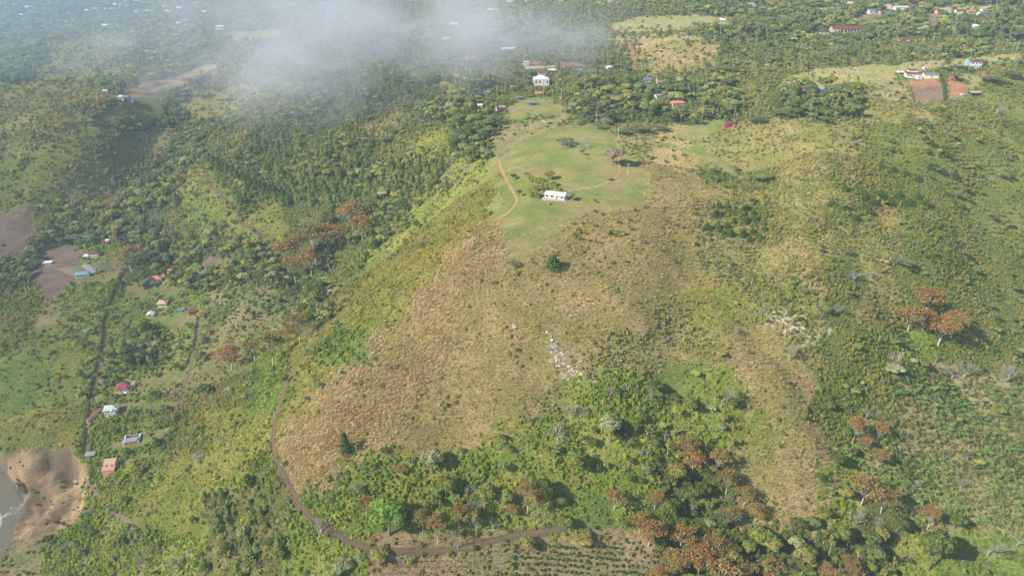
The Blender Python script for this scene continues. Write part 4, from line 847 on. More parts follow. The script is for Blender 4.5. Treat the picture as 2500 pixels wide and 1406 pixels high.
house("garden_cabin", "small dark red roofed cabin by the bare earth strip", 471, 765, 5.5, 4.5, 2.4, 14, 'shed', .8, 'red', 'red', .4, 1, True, 1)
h = house("garden_house", "long house with salmon tiled L-shaped roof and a pale path", 383, 686, 11, 8, 3.0, 12, 'hip', 2.2, 'salmon', 'white', .8, 3, True, 2); annex(h, 9, 5, 2.8, 9.4, 3.4, 'gable', 1.6, 'salmon', 'tan', .5)
house("garden_hut", "tiny orange and white hut behind the salmon-roofed house", 415, 664, 5, 4, 2.4, 10, 'gable', .9, 'salmon', 'white', .3, 1, True, 1)
h = house("farmhouse", "long low house with a teal hipped roof beside crop rows", 203, 674, 13, 5.6, 2.9, 14, 'hip', 2.0, 'teal', 'white', .8, 5, True, 1)
h = house("farmhouse", "white two-storey house with a rust-red roof above the crop rows", 231, 626, 9.5, 6.4, 4.6, 12, 'hip', 2.0, 'red', 'white', .4, 3, True, 2, 2); annex(h, 4, 4, 2.4, -7.2, -1.8, 'shed', .7, 'white', 'white')
house("farm_cabin", "small red cabin among trees above the white two-storey farmhouse", 249, 594, 6.5, 5, 2.6, 10, 'gable', 1.2, 'red', 'red', .4, 2, True, 1)
house("farm_shed", "low white flat-roofed building left of the crop rows", 118, 646, 8, 4, 2.6, 14, 'shed', .5, 'white', 'white', .4, 2, True, 1, cat='shed')
house("farm_hut", "tiny white-roofed hut right of the small red cabin", 263, 591, 3.5, 3, 2.2, 10, 'shed', .4, 'white', 'white', .3, 1, False, 0)
house("gate_wall", "thin orange-tiled gate building along the valley road", 231, 1018, 1.6, 15, 2.3, -10, 'gabley', .5, 'salmon', 'white', .35, 0, True, 0, cat='wall')
open_shed("gate_shelter", "small grey gate shelter where the valley road meets the landslip", 222, 1114, 6, 3, 2.4, 8, 'grey', .4)
house("wood_hut", "small white hut half hidden in the wood above orange trees", 834, 524, 6, 4, 2.6, 5, 'shed', .6, 'white', 'white', .3, 1, True, 1)
open_shed("hillside_shack", "grey-roofed shack on the green slope left of the ridge", 801, 716, 6, 4.5, 2.3, 20, 'grey', .7, 'gable')
# mid-distance hamlet behind the lawn
house("white_hall", "big bright white roofed hall at the edge of the wood", 1321, 206, 16, 13, 6, 3, 'hip', 3.2, 'white', 'white', .5, 3, True, 2, cat='building')
open_shed("hut", "small thatched-looking hut with salmon roof below the white hall", 1314, 233, 7, 6, 2.5, 8, 'salmon', 1.4, 'gable', back='tan')
open_shed("animal_shed", "blue-roofed shed nearer the trees on the hamlet slope", 1267, 244, 7, 4, 2.4, 4, 'blue', .5, back='grey')
h = open_shed("animal_shed", "blue-roofed long shed with dark pens on the hamlet slope", 1299, 257, 9, 4, 2.5, 8, 'blue', .5, back='grey')
house("shack", "white shack with red roof between tall trees", 1222, 268, 8, 5, 2.6, 25, 'gable', 1.0, 'pink', 'white', .4, 2, True, 1)
house("shack", "grey-roofed shack farthest left of the hamlet", 1189, 231, 7, 4, 2.4, 10, 'shed', .6, 'grey', 'grey', .3, 1, True, 1)
house("shack", "white shack left of the tall hamlet trees", 1172, 263, 5, 4, 2.5, 5, 'shed', .6, 'white', 'white', .3, 1, True, 1)
house("hamlet_house", "red and white house just above the white hall", 1325, 183, 10, 7, 3, 5, 'hip', 1.6, 'brightred', 'white', .5, 3, True, 1)
open_shed("tarp_shelter", "white-blue tarpaulin shelter right of the red and white house", 1348, 177, 9, 5, 2.4, 15, 'white', 1.0)
house("hamlet_house", "small white house beside the red earth cut", 1285, 162, 6, 6, 5, 5, 'flat', .3, 'white', 'white', .3, 2, True, 1, 2)
house("long_wall", "long pale garden wall below the red earth cut", 1318, 167, 34, .6, 2.0, 6, 'flat', .1, 'white', 'cream', .05, 0, False, 0, cat='wall')
house("hamlet_house", "dark-roofed house under the orange earth bank", 1404, 172, 22, 7, 3, -2, 'gable', 1.4, 'dark', 'tan', .5, 4, True, 1)
house("long_barn", "long white roofed barn in thin mist", 1244, 125, 20, 7, 3.2, 14, 'gable', 1.2, 'white', 'white', .4, 3, True, 1, cat='barn')
house("shack", "tilted small white shed by the road", 1487, 171, 7, 5, 3, 30, 'shed', 1.0, 'white', 'white', .3, 1, True, 1)
house("misty_house", "white house with red roof in the mist edge", 1151, 146, 13, 9, 4.5, 10, 'hip', 2, 'brightred', 'white', .5, 3, True, 1)
house("misty_house", "white house by the grey lane in the mist", 1090, 97, 12, 8, 5, 0, 'gable', 2, 'red', 'white', .5, 3, True, 1, 2)
house("misty_house", "small white roofed house above the misty lane", 1108, 64, 12, 8, 3, 5, 'gable', 1.5, 'white', 'white', .5, 2, True, 1)
house("roadside_house", "blue and white house among trees right of the wood", 1578, 201, 10, 6, 3, 10, 'gable', 1.2, 'blue', 'white', .4, 2, True, 1)
house("roadside_house", "narrow red house right of the blue and white one", 1610, 203, 6, 5, 4.5, 5, 'gable', 1.2, 'red', 'pink', .3, 2, True, 1, 2)
house("roadside_house", "pink-walled house with salmon roof amid tall trees", 1655, 260, 13, 8, 3.6, 8, 'hip', 1.8, 'salmon', 'pink', .5, 3, True, 1)
house("shack", "pale shack above the bright green field", 1607, 240, 7, 5, 2.6, 20, 'shed', .8, 'grey', 'white', .3, 1, True, 1)
house("field_cabin", "red cabin with white end on the grassy hillock", 1781, 309, 9.5, 4.5, 2.8, 8, 'shed', .4, 'brightred', 'red', .2, 1, True, 1, cat='cabin')
# ridge houses at the right
house("ridge_cabin", "small red roofed house left of the tree-ringed ridge farm", 1958, 224, 7, 6, 4.2, 5, 'gable', 1.4, 'brightred', 'grey', .4, 2, True, 1)
h = house("ridge_farm", "grey and white roofed farm in trees left of the ridge fields", 2008, 225, 9, 7, 3, 15, 'gabley', 1.6, 'grey', 'white', .5, 2, True, 1); annex(h, 8, 5, 2.6, 9, -3, 'shed', .9, 'mint', 'white')
h = house("ridge_house", "white house with red roof and upper storey above the ploughed plot", 2226, 188, 13, 8, 3.2, -6, 'shed', .9, 'brightred', 'white', .5, 4, True, 1); annex(h, 9, 6, 5.6, 2.5, 6, 'flat', .3, 'dark', 'white', .4)
house("ridge_warehouse", "long shed with blue-grey roof beside the ridge house", 2270, 190, 14, 7, 3.2, -3, 'gable', 1.4, 'blue', 'cream', .5, 0, True, 0, cat='shed')
open_shed("canopy", "white tarpaulin canopy left of the ridge house", 2197, 182, 8, 4, 2.4, 4, 'white', .6)
house("store_hut", "small white store hut in front of the ridge house", 2243, 193, 5, 3.5, 2.6, -4, 'flat', .2, 'white', 'white', .2, 0, True, 0, cat='hut')
h = house("ridge_villa", "white two-storey villa with red roof near the right edge", 2377, 165, 11, 8, 6.2, -4, 'hip', 1.6, 'red', 'white', .4, 3, True, 2, 2); annex(h, 2.6, 6, 6.8, -7.4, .5, 'flat', .2, 'mint', 'mint', .1)
open_shed("ridge_barn", "open barn with weathered tan roof at the foot of red earth", 2375, 233, 10, 8, 3.2, 5, 'wood', 1.2, 'gable', back='grey')
house("water_tank", "white cylindrical-looking tank hut right of the ridge house", 2257, 170, 3.6, 3, 2.8, 5, 'flat', .2, 'white', 'white', .15, 0, True, 0, cat='hut')
house("court_wall", "low pale yard wall beside the open barn", 2338, 238, 12, .5, 1.6, 2, 'flat', .1, 'grey', 'grey', .03, 0, False, 0, cat='wall')
# far village at the upper right
b = house("red_barn", "huge red-roofed open barn at the wood edge", 2062, 78, 36, 14, 4.6, -3, 'gable', 2.6, 'red', 'tan', .8, 0, True, 0, cat='barn')
for k in range(6): MB().box(-7 + k * 4.1, -4.4 + k * 4.1, -7.06, -6.9, 0, 3.4).build("bay_shade_panel", M_GLASS, b)  # dark panels on the closed wall stand in for the shade of open bays
house("barn_annex", "low brown-roofed building left of the huge red barn", 2004, 83, 18, 8, 3, 0, 'gable', 1, 'dark', 'tan', .5, 2, True, 0, cat='barn')
FAR = [
(2070, 9, 26, 9, 4.5, 'red', 'white', "long white house with red roof high at the upper right"), (1830, 16, 22, 9, 4, 'grey', 'white', "long white building among upper trees"), (1762, 55, 8, 6, 4, 'white', 'white', "lone white hut beside the far pasture"),
(2128, 34, 14, 8, 5, 'blue', 'white', "blue-roofed house at the left of the far village"), (2152, 36, 11, 8, 5, 'red', 'grey', "red-roofed house second in the far village"), (2168, 22, 12, 8, 5, 'tan', 'cream', "tan-roofed house above the far village"), (2195, 27, 20, 11, 6, 'mint', 'white', "large white building in the middle of the far village"), (2224, 22, 18, 9, 4, 'brightred', 'cream', "red-roofed house with pale yard wall in the far village"),
(2292, 33, 13, 8, 4, 'red', 'pink', "pink-walled house starting the right-hand village row"), (2312, 31, 14, 8, 4, 'grey', 'white', "grey-roofed house in the right-hand village row"), (2342, 34, 16, 9, 5, 'red', 'white', "white house with red roof midway in the village row"), (2370, 35, 16, 8, 4, 'salmon', 'tan', "salmon-roofed house in the right-hand village row"), (2396, 38, 14, 8, 4, 'blue', 'white', "blue-roofed house ending the right-hand village row"), (2395, 56, 17, 9, 4, 'red', 'white', "white-walled red-roofed house below the village row"),
(2216, 101, 33, 7, 3.2, 'red', 'white', "long low white house with red roof amid trees"), (2380, 71, 8, 6, 4, 'white', 'white', "small white hut right of the far brown strip"), (2402, 30, 12, 8, 4, 'grey', 'white', "grey roofed house above the end of the village row"),
(1198, 5, 34, 12, 5, 'white', 'white', "long white building at the top edge above the mist"), (1245, 6, 22, 10, 5, 'brightred', 'white', "red-roofed building beside the long white one"), (1372, 4, 26, 10, 5, 'white', 'white', "white building at the top edge left of the far pasture"), (1412, 3, 16, 10, 5, 'salmon', 'white', "salmon-roofed building at the top edge"), (1198, 30, 12, 9, 4, 'white', 'white', "white hut in trees right of the mist"), (1290, 6, 16, 9, 4, 'tan', 'white', "tan-roofed building at the top edge"),
(1492, 6, 12, 8, 4, 'grey', 'white', "small grey-roofed building at the top right of the mist"),
(258, 70, 14, 10, 7, 'white', 'white', "white two-storey house on the brown far-left hill"), (296, 243, 8, 7, 4.2, 'white', 'white', "white house on the bare left spur"), (309, 243, 12, 7, 3, 'blue', 'grey', "blue-roofed house beside the white one on the bare spur"), (318, 247, 9, 6, 2.8, 'grey', 'white', "grey sheds at the right of the bare spur"), (550, 152, 13, 7, 3, 'red', 'white', "white hut with red roof on the misty spur"), (538, 71, 18, 10, 5, 'white', 'white', "white building at the edge of the mist"), (259, 226, 10, 6, 3, 'wood', 'grey', "weathered roof hut left of the bare spur"),
(112, 38, 17, 11, 4, 'salmon', 'cream', "cream house with salmon roof far up the left valley"), (68, 21, 15, 10, 4, 'white', 'white', "white house at the far upper left"), (93, 48, 20, 11, 3, 'dark', 'tan', "dark-roofed building below the cream house"), (53, 39, 8, 7, 3, 'white', 'white', "tiny white hut at far left"), (212, 30, 9, 8, 4, 'white', 'white', "white hut starting the left village row"), (236, 25, 30, 10, 4, 'salmon', 'white', "long white building with salmon roof in the left village row"), (258, 26, 10, 8, 4, 'white', 'white', "small white house third in the left village row"), (273, 26, 12, 8, 4, 'mint', 'white', "pale green-roofed house ending the left village row"),
(281, 15, 9, 8, 5, 'white', 'white', "white house above the left village row"), (300, 16, 24, 12, 5, 'brightred', 'white', "big red-roofed house above the left village row"), (312, 18, 10, 8, 4, 'grey', 'white', "grey-roofed house right of the big red one"), (334, 5, 18, 9, 4, 'white', 'white', "white building at the top edge of the left village"), (333, 31, 16, 9, 3, 'salmon', 'white', "salmon-roofed house right of the village row"), (358, 30, 20, 8, 3, 'pink', 'white', "pale pink roofed building nearing the mist"), (404, 19, 22, 10, 4, 'pink', 'white', "pink-roofed building veiled by the mist"), (410, 32, 14, 9, 4, 'white', 'white', "white house veiled by the mist"), (440, 24, 16, 9, 4, 'white', 'white', "long white house inside the thin mist"), (476, 31, 16, 9, 4, 'tan', 'white', "tan-roofed house inside the thin mist"), (500, 33, 12, 9, 4, 'white', 'white', "last white house before the thick mist"), (170, 36, 14, 9, 3, 'blue', 'white', "blue-roofed house left of the village row"), (434, 62, 7, 6, 4, 'white', 'white', "tiny white hut above the misty slope"),
]
for k, (px, py, w, d, h, rc, wc, lab) in enumerate(FAR):
    house("far_house", lab, px, py, w * .8, d * .8, h * .85, float(((k * 37) % 30) - 12), ('gable', 'hip', 'gable', 'shed')[k % 4], 1.8, rc, wc, .5, 2 + (w > 15), True, 0, 2 if h > 6 else 1, "houses of the far villages", "house")

# ------------------------------------------------------------------ poles, mast, car, stones, rocks, crop rows
def pole(px, py, h, label, arm=True, mat=None, name="power_pole", r=.16):
    p = at1(px, py); root = link(name, None, None, p); tag(root, label, "pole", "power poles"); root.empty_display_size = .5
    m = mat or paint("pole_concrete", (214, 208, 196), .85, .1); MB().tube([(0, 0, -1), (0, 0, h)], [r, r * .65], 7).build("shaft", m, root)
    if arm: MB().box(-1.1, 1.1, -.08, .08, h - .8, h - .6).build("crossarm", m, root); MB().tube([(.28, 0, h - 2.2), (.28, 0, h - 1.4)], .22, 7).build("transformer", M_SLAB, root)
pole(1508, 347, 12, "tall white pole where the driveway meets the lawn corner", r=.24)
for px, py, h, lab in [(1326, 240, 15, "white pole right below the white hall"), (1348, 246, 11, "pole at the left edge of the hamlet wood"), (1370, 252, 15, "tall pole at the green field corner"), (1367, 262, 10, "short pole in front of the tall field pole"), (1455, 312, 12, "pole beside the small brown plot"), (1636, 396, 13, "pole on the dry ground right of the lawn"), (1532, 428, 9, "green-tinged pole right of the driveway bend"), (1712, 303, 14, "pole below the tall bare-stemmed trees"), (1781, 284, 13, "pole behind the red cabin"), (1925, 252, 13, "pole left of the ridge farm"), (1845, 265, 12, "pole between the red cabin and the ridge farm"), (2268, 166, 14, "pole behind the ridge house"), (2468, 138, 15, "pole on the crest lane at the right edge"), (2367, 148, 12, "pole behind the two-storey villa"), (1458, 238, 11, "pole in the hamlet wood"), (1322, 129, 16, "pole in the mist right of the long barn"), (241, 992, 9, "pole beside the valley road gate building"), (221, 1062, 9, "leaning pole lower on the valley road"), (220, 1185, 8, "thin pale pole at the landslip edge"), (1701, 60, 16, "pole on the brown far hill")]: pole(px, py, h, lab)
def car(px, py, rot, label, mat, name="parked_car"):
    p = at1(px, py); root = link(name, None, None, p, math.radians(rot)); tag(root, label, "car")
    V = [(-2.1, z0, z1) for z0, z1 in ()]; mb = MB(); prof = [(-2.15, .45), (2.1, .45), (2.15, .85), (1.2, 1.0), (.6, 1.5), (-1.3, 1.52), (-1.9, 1.0), (-2.15, .95)]
    n = len(prof); mb.add([(x, -.85, z) for x, z in prof] + [(x, .85, z) for x, z in prof], [tuple(range(n)), tuple(range(2 * n - 1, n - 1, -1))] + [(i, i + n, (i + 1) % n + n, (i + 1) % n) for i in range(n)]); mb.build("body", mat, root)
    MB().add([(.62, -.7, 1.47), (1.16, -.75, 1.03), (1.16, .75, 1.03), (.62, .7, 1.47)], [(0, 1, 2, 3)]).build("windscreen", M_GLASS, root).location = (.03, 0, .02)
    for s in (-1, 1): MB().add([(.5, s * .865, 1.42), (1.0, s * .865, 1.02), (-1.7, s * .865, 1.05), (-1.25, s * .865, 1.44)], [(0, 1, 2, 3)]).build("side_window", M_GLASS, root)
    for sx in (-1.3, 1.3):
        for sy in (-.78, .78): MB().tube([(sx, sy - .11, .33), (sx, sy + .11, .33)], .34, 12).build("wheel", paint("tyre", (40, 40, 40), .9), root)
car(2349, 234, 8, "white car parked beside the open ridge barn", paint("white_car_paint", (236, 236, 236), .3, .03))
car(308, 962, 14, "small white car in front of the large red-roofed house", paint("white_car_paint", (236, 236, 236), .3, .03))
def rock_mesh(rng, flat=.6):
    import bmesh
    bm = bmesh.new(); bmesh.ops.create_icosphere(bm, subdivisions=2, radius=1.0)
    for v in bm.verts:
        q = v.co.normalized(); k = 1 + .35 * math.sin(q.x * 4 + rng.random() * .4 + q.y * 3) * rng.uniform(.5, 1) + rng.normal() * .07; v.co = q * k; v.co.z *= flat
    me = bpy.data.meshes.new("rock"); bm.to_mesh(me); bm.free(); me.materials.append(M_ROCK); return me
ROCKS = [rock_mesh(np.random.default_rng(200 + i), .45 + .12 * i) for i in range(4)]
def outcrop(px, py, sx, sy, n, label, size, seed, rot=0.0):
    rng = np.random.default_rng(seed); c = at1(px, py); root = link("rock_outcrop", None, None, c); tag(root, label, "rocks"); cr, sr = math.cos(rot), math.sin(rot)
    for k in range(n):
        a, b = rng.normal() * sx * .5, rng.normal() * sy * .5; q = at1(px + cr * a - sr * b, py + sr * a + cr * b); o = link("rock", ROCKS[k % 4], root, q - c); s = size * rng.uniform(.4, 1.5); o.scale = (s * rng.uniform(.8, 1.7), s * rng.uniform(.7, 1.3), s * rng.uniform(.3, .7)); o.location.z -= .1 * s; o.rotation_euler = (rng.normal() * .3, rng.normal() * .3, rng.random() * 6); block(q.x, q.y, s * .9)
outcrop(1360, 865, 26, 60, 42, "white limestone outcrop on the middle of the dry hill", .75, 1, -.35)
outcrop(1405, 915, 22, 40, 26, "smaller white rocks just below the main outcrop", .6, 2, -.6)
outcrop(1905, 768, 22, 20, 22, "white rocks in scrub right of the dry hill", .9, 3)
outcrop(1925, 800, 34, 24, 30, "pale grey rock slope below the right-hand white rocks", .8, 4)
outcrop(1985, 830, 24, 16, 14, "scattered pale rocks at the right of the rock slope", .7, 5)
outcrop(1250, 797, 8, 12, 6, "small white rock pair high on the dry hill", .6, 6)
outcrop(1210, 775, 8, 6, 4, "tiny white rocks left of the rock pair", .5, 7)
outcrop(1385, 762, 30, 10, 12, "low grey stones in grass above the limestone outcrop", .45, 8)
outcrop(1220, 890, 10, 16, 6, "pale stones on the grassy face left of the outcrop", .5, 9)
outcrop(1168, 952, 14, 6, 6, "white stones low on the golden face", .5, 10)
outcrop(185, 1165, 14, 26, 7, "white rubble below the landslip scarp", .7, 11)
outcrop(1322, 296, 14, 5, 12, "white rubble heap on the bare brown plot", .9, 12)
NTH = 'first second third fourth fifth sixth seventh eighth ninth tenth eleventh twelfth thirteenth fourteenth fifteenth sixteenth seventeenth eighteenth nineteenth twentieth twenty-first twenty-second twenty-third twenty-fourth twenty-fifth twenty-sixth'.split()
for k in range(26):
    t = k / 25; a = at1(1388 + 84 * t, 466 - 13 * t + 1.5 * math.sin(k)); o = link("edging_stone", ROCKS[k % 4], None, a); o.scale = (.42, .36, .4); o.rotation_euler = (0, 0, k); tag(o, f"white painted stone edging the driveway, {NTH[k]} from the hilltop house", "stone", "white stones edging the driveway")
for k in range(16):
    px, py = [(1236, 566), (1243, 588), (1228, 590), (1240, 600), (1262, 582), (1275, 574), (1281, 572), (1295, 568), (1268, 600), (1288, 605), (1554, 447), (1566, 455), (1560, 466), (1572, 462), (1557, 437), (1574, 474)][k]
    o = link("field_stone", ROCKS[k % 4], None, at1(px, py)); o.scale = (.5, .42, .3); o.rotation_euler = (0, 0, k * 2.1); tag(o, (f"loose pale stone on the pointed end of the lawn, {NTH[[1, 3, 0, 2, 4, 6, 7, 9, 5, 8][k]]} from the left" if k < 10 else f"pale stone at the right edge of the lawn, {NTH[[0, 3, 2, 4, 1, 5][k - 10]]} from the left"), "stone", "pale stones on the lawn" if k < 10 else "pale stones at the lawn's right edge")
# crop rows between the teal-roofed and the rust-roofed farmhouse
M_ROWG = paint("crop_green", (98, 120, 72), .9, .3, 1.5); M_ROWB = paint("ridge_soil", (152, 128, 108), .9, .2, 1.5); M_ROWP = paint("plastic_cover", (172, 180, 194), .4, .1, 1.0); M_ROWN = paint("shade_net", (84, 128, 112), .8, .2, 1.0)
fld = tag(link("crop_rows", None, None, at1(220, 655)), "striped vegetable plot with blue-grey plastic rows beside the teal-roofed house", "vegetable plot"); fc = fld.location.copy()
for k in range(34):
    t = k / 33; a = at1(140 + 160 * t, 656 - 25 * t); b = at1(176 + 134 * t, 674 - 19 * t); mb = MB(); n = 9; V = []
    for i in range(n):
        q = a.lerp(b, i / (n - 1)); 
        for e, zz in ((-.42, -.05), (0, .5), (.42, -.05)): V.append((q.x + e - fc.x, q.y - fc.y, float(zi(q.x + e, q.y)) + zz - fc.z))
    mb.add(V, [(3 * i + j, 3 * i + j + 1, 3 * i + j + 4, 3 * i + j + 3) for i in range(n - 1) for j in (0, 1)]); mb.build("crop_row", M_ROWP if 12 <= k <= 15 else M_ROWN if 6 <= k <= 9 else (M_ROWG if k % 3 == 1 or 20 <= k <= 25 else M_ROWB), fld)
# ------------------------------------------------------------------ labels that single each plant out
LM = [((1357, 480), "near the white hilltop house"), ((1495, 385), "by the driveway bend on the lawn"), ((1245, 640), "at the pointed end of the lawn"), ((1250, 420), "beside the crest path"), ((1420, 345), "at the back of the lawn"), ((1360, 870), "by the white limestone outcrop"),
((1915, 790), "around the right-hand white rocks"), ((2270, 770), "in the gully on the right slope"), ((2060, 480), "on the right hill"), ((1790, 530), "on the dry shoulder right of the lawn"), ((2200, 480), "on the far side of the right hill"), ((2400, 480), "at the right edge of the scrub hill"), ((2330, 1000), "in the right-hand banana slope"), ((2150, 1200), "below the dry spur at right"), ((2265, 1330), "in the lower right corner wood"), ((2430, 1330), "at the bottom right corner"), ((2030, 1350), "at the bottom right wood edge"), ((1720, 1350), "in the bottom wood under the dry spur"), ((1730, 1140), "in the hollow left of the dry spur"), ((1540, 1200), "on the green lower face"), ((1400, 1350), "in the bottom planted rows"), ((1290, 1220), "above the right end of the dirt track"), ((1080, 1270), "just above the dirt track"), ((950, 1260), "by the bright green spreading tree"), ((870, 1340), "below the dirt track bend"), ((720, 1300), "under the curve of the dirt track"), ((560, 1240), "in the lower left pine slope"), ((380, 1350), "at the bottom left"), ((330, 1180), "below the valley houses"), ((330, 1060), "by the unfinished brick house"), ((310, 900), "above the large red-roofed house"), ((170, 950), "on the slope above the river"), ((150, 760), "beside the brown ploughed plots"), ((330, 640), "by the upper end of the valley road"), ((440, 740), "around the valley garden houses"), ((560, 760), "in the left valley plantation"), ((640, 880), "on the slope below the grassy ridge"), ((790, 800), "beside the upper dirt track"), ((500, 590), "in the dark valley grove"), ((770, 600), "in the orange tree band"), ((640, 440), "by the grey spur road"), ((880, 420), "in the mid-left pine forest"), ((950, 520), "below the yellow ridge slope"), ((200, 520), "above the farm with crop rows"), ((330, 400), "in the wooded left ravine"), ((300, 250), "by the bare left spur"), ((120, 180), "on the far left hillside"), ((420, 160), "along the felled far-left ridge"), ((620, 220), "below the mist on the left"), ((850, 200), "under the mist"), ((1080, 300), "on the slope left of the hamlet"), ((1220, 260), "among the hamlet shacks"), ((1420, 215), "in the wood beside the white hall"), ((1560, 285), "behind the lawn's far corner"), ((1680, 250), "by the pink-walled roadside house"), ((1830, 250), "between the red cabin and the ridge"), ((1990, 240), "around the ridge farm"), ((2300, 210), "by the ridge house plots"), ((2430, 190), "by the two-storey ridge villa"), ((2100, 120), "behind the right ridge"), ((1800, 130), "right of the brown far hill"), ((1600, 130), "on the brown far hill"), ((1850, 40), "near the top above the brown hill"), ((2150, 50), "around the far village"), ((2400, 60), "by the right-hand village row"), ((1300, 50), "at the top right of the mist"), ((800, 800), "by the upper track"), ((200, 40), "in the far left village")]
LMP = np.array([p for p, _ in LM], float)
ORD = ["leftmost", "second from left", "third from left", "fourth from left", "fifth from left", "sixth from left", "seventh from left", "eighth from left", "ninth from left", "tenth from left", "eleventh from left", "twelfth from left"]
PENDING = []
def want_label(o, phrase, px, py): PENDING.append((o, phrase, px, py))
def write_labels():
    B = {}
    for o, ph, px, py in PENDING:
        k = int(np.argmin(((LMP[:, 0] - px) / 1.0) ** 2 + ((LMP[:, 1] - py) * 1.3) ** 2)); B.setdefault((ph, k), []).append((px, py, o))
    for (ph, k), L in B.items():
        lm = LM[k][1]
        if len(L) == 1: L[0][2]["label"] = f"{ph} {lm}"; continue
        L.sort(key=lambda e: -e[1]); n = len(L); rows = max(1, math.ceil(n / 12)); per = math.ceil(n / rows)
        for r in range(rows):
            R = sorted(L[r * per:(r + 1) * per], key=lambda e: e[0])
            rn = "" if rows == 1 else ", row " + ["one", "two", "three", "four", "five", "six", "seven", "eight", "nine", "ten", "eleven", "twelve", "thirteen", "fourteen", "fifteen", "sixteen", "seventeen", "eighteen", "nineteen", "twenty"][min(r, 19)]
            for i, (_, _, o) in enumerate(R):
                o["label"] = f"{ph} {lm}, {'rightmost' if i == len(R) - 1 and i else ORD[min(i, 11)]}{rn}"

# ------------------------------------------------------------------ single plants
SPEC = dict(broadleaf=("leafy_tree", "tree", "leafy trees"), coral=("orange_flowered_tree", "tree", "orange-flowered trees"), pine=("pine_tree", "tree", "pine trees"), cypress=("conifer", "tree", "small conifers on the slopes"), tallwood=("tall_slender_tree", "tree", "tall slender trees"), umbrella=("flat_topped_tree", "tree", "flat-topped trees"), bare=("bare_tree", "tree", "leafless trees"), banana=("banana_plant", "plant", "banana plants"), coffee=("coffee_bush", "bush", "planted coffee bushes"), bush=("shrub", "shrub", "single shrubs"))
TINT = dict(dark=(98, 112, 56), mid=(128, 140, 68), olive=(146, 144, 78), pale=(152, 158, 112), ash=(140, 150, 104), blue=(116, 132, 78), lime=(150, 158, 70), vivid=(122, 152, 66), pine=(132, 148, 80), pined=(100, 124, 62), orange=(152, 146, 84), banana=(138, 158, 84), coffee=(88, 122, 56), brown=(150, 130, 104), drab=(156, 148, 124), cyp=(104, 128, 54))
PHR = dict(dark="dark green leafy tree", mid="green leafy tree", olive="olive leafy tree", pale="pale grey-green tree", blue="blue-green leafy tree", lime="yellow-green leafy tree", vivid="bright green leafy tree", brown="brownish tree", drab="grey-brown tree")
KPH = dict(coral="orange-flowered tree", pine="pine tree", cypress="small dark conifer", tallwood="tall slender pale-stemmed tree", umbrella="flat-topped grey-green tree", bare="leafless grey tree", banana="banana plant", coffee="small coffee bush", bush="rounded shrub")
def plant(kind, var, x, y, sz, sxy, rot, tint, jit=1.0, phrase=None, parts=None, sink=.15, lean=0.0):
    e = PROTO[kind][var % len(PROTO[kind])]; z = float(zi(x, y)) - sink; px, py, d = [float(v) for v in project(x, y, z)]
    nm, cat, grp = SPEC[kind]; wpx = e['W'] * sxy * FPX / d
    col = (*np.clip(s2l(TINT[tint]) * np.array([1.07, .99, .95]) * jit * (1.18 if kind in ('broadleaf', 'pine', 'tallwood') else 1.0), 0, 1), 1.0)
    if parts is None: parts = wpx > 26 and 'trunk' in e
    if parts:
        root = link(nm, None, None, (x, y, z), rot); root.empty_display_size = .5
        t = link("trunk", e['trunk'], root)
        c = link("branches" if kind == 'bare' else "leaves" if kind == 'banana' else "crown", e['crown'], root); c.color = col
    else:
        root = link(nm, e['whole'], None, (x, y, z), rot); root.color = col
    root.scale = (sxy, sxy, sz)
    if lean: root.rotation_euler = (lean * math.cos(rot), lean * math.sin(rot), rot)
    root["category"] = cat; root["group"] = grp
    want_label(root, phrase or (PHR[tint] if kind == 'broadleaf' else KPH[kind]), px, py - .4 * e['H'] * sz * FPX / d)
    return root
def by_pixels(kind, px, pyb, pyt, wpx, tint, var=None, rng=RNG, phrase=None, **kw):
    p = at1(px, pyb); d = float(project(p.x, p.y, p.z)[2]); dep = math.atan2(CAMZ - p.z, p.y); v = int(rng.integers(0, 99)) if var is None else var
    e = PROTO[kind][v % len(PROTO[kind])]; m = d / FPX
    hgt = max((pyb - pyt) * m - .30 * wpx * m * math.sin(dep), (pyb - pyt) * m * .55) / math.cos(dep)
    block(p.x, p.y, min(wpx * m * .25, 3.0))
    return plant(kind, v, p.x, p.y, hgt / e['H'], wpx * m / e['W'], rng.random() * 6.28, tint, rng.uniform(.85, 1.15), phrase, **kw)
SPOTS = []                                           # crown positions, so sampled trees keep clear
def spot(kind, L, tint):
    for q in L:
        t = q[4] if len(q) > 4 else tint; kx = {'broadleaf': .84, 'bare': .9}.get(kind, 1.1 if kind == 'coral' and q[0] < 900 and q[1] > 520 else .9 if kind == 'coral' else 1.0); by_pixels(kind, q[0], q[1], q[1] - (q[1] - q[2]) * kx, q[3] * kx, t, phrase=q[5] if len(q) > 5 else None); SPOTS.append((q[0], (q[1] + q[2]) / 2, q[3]))
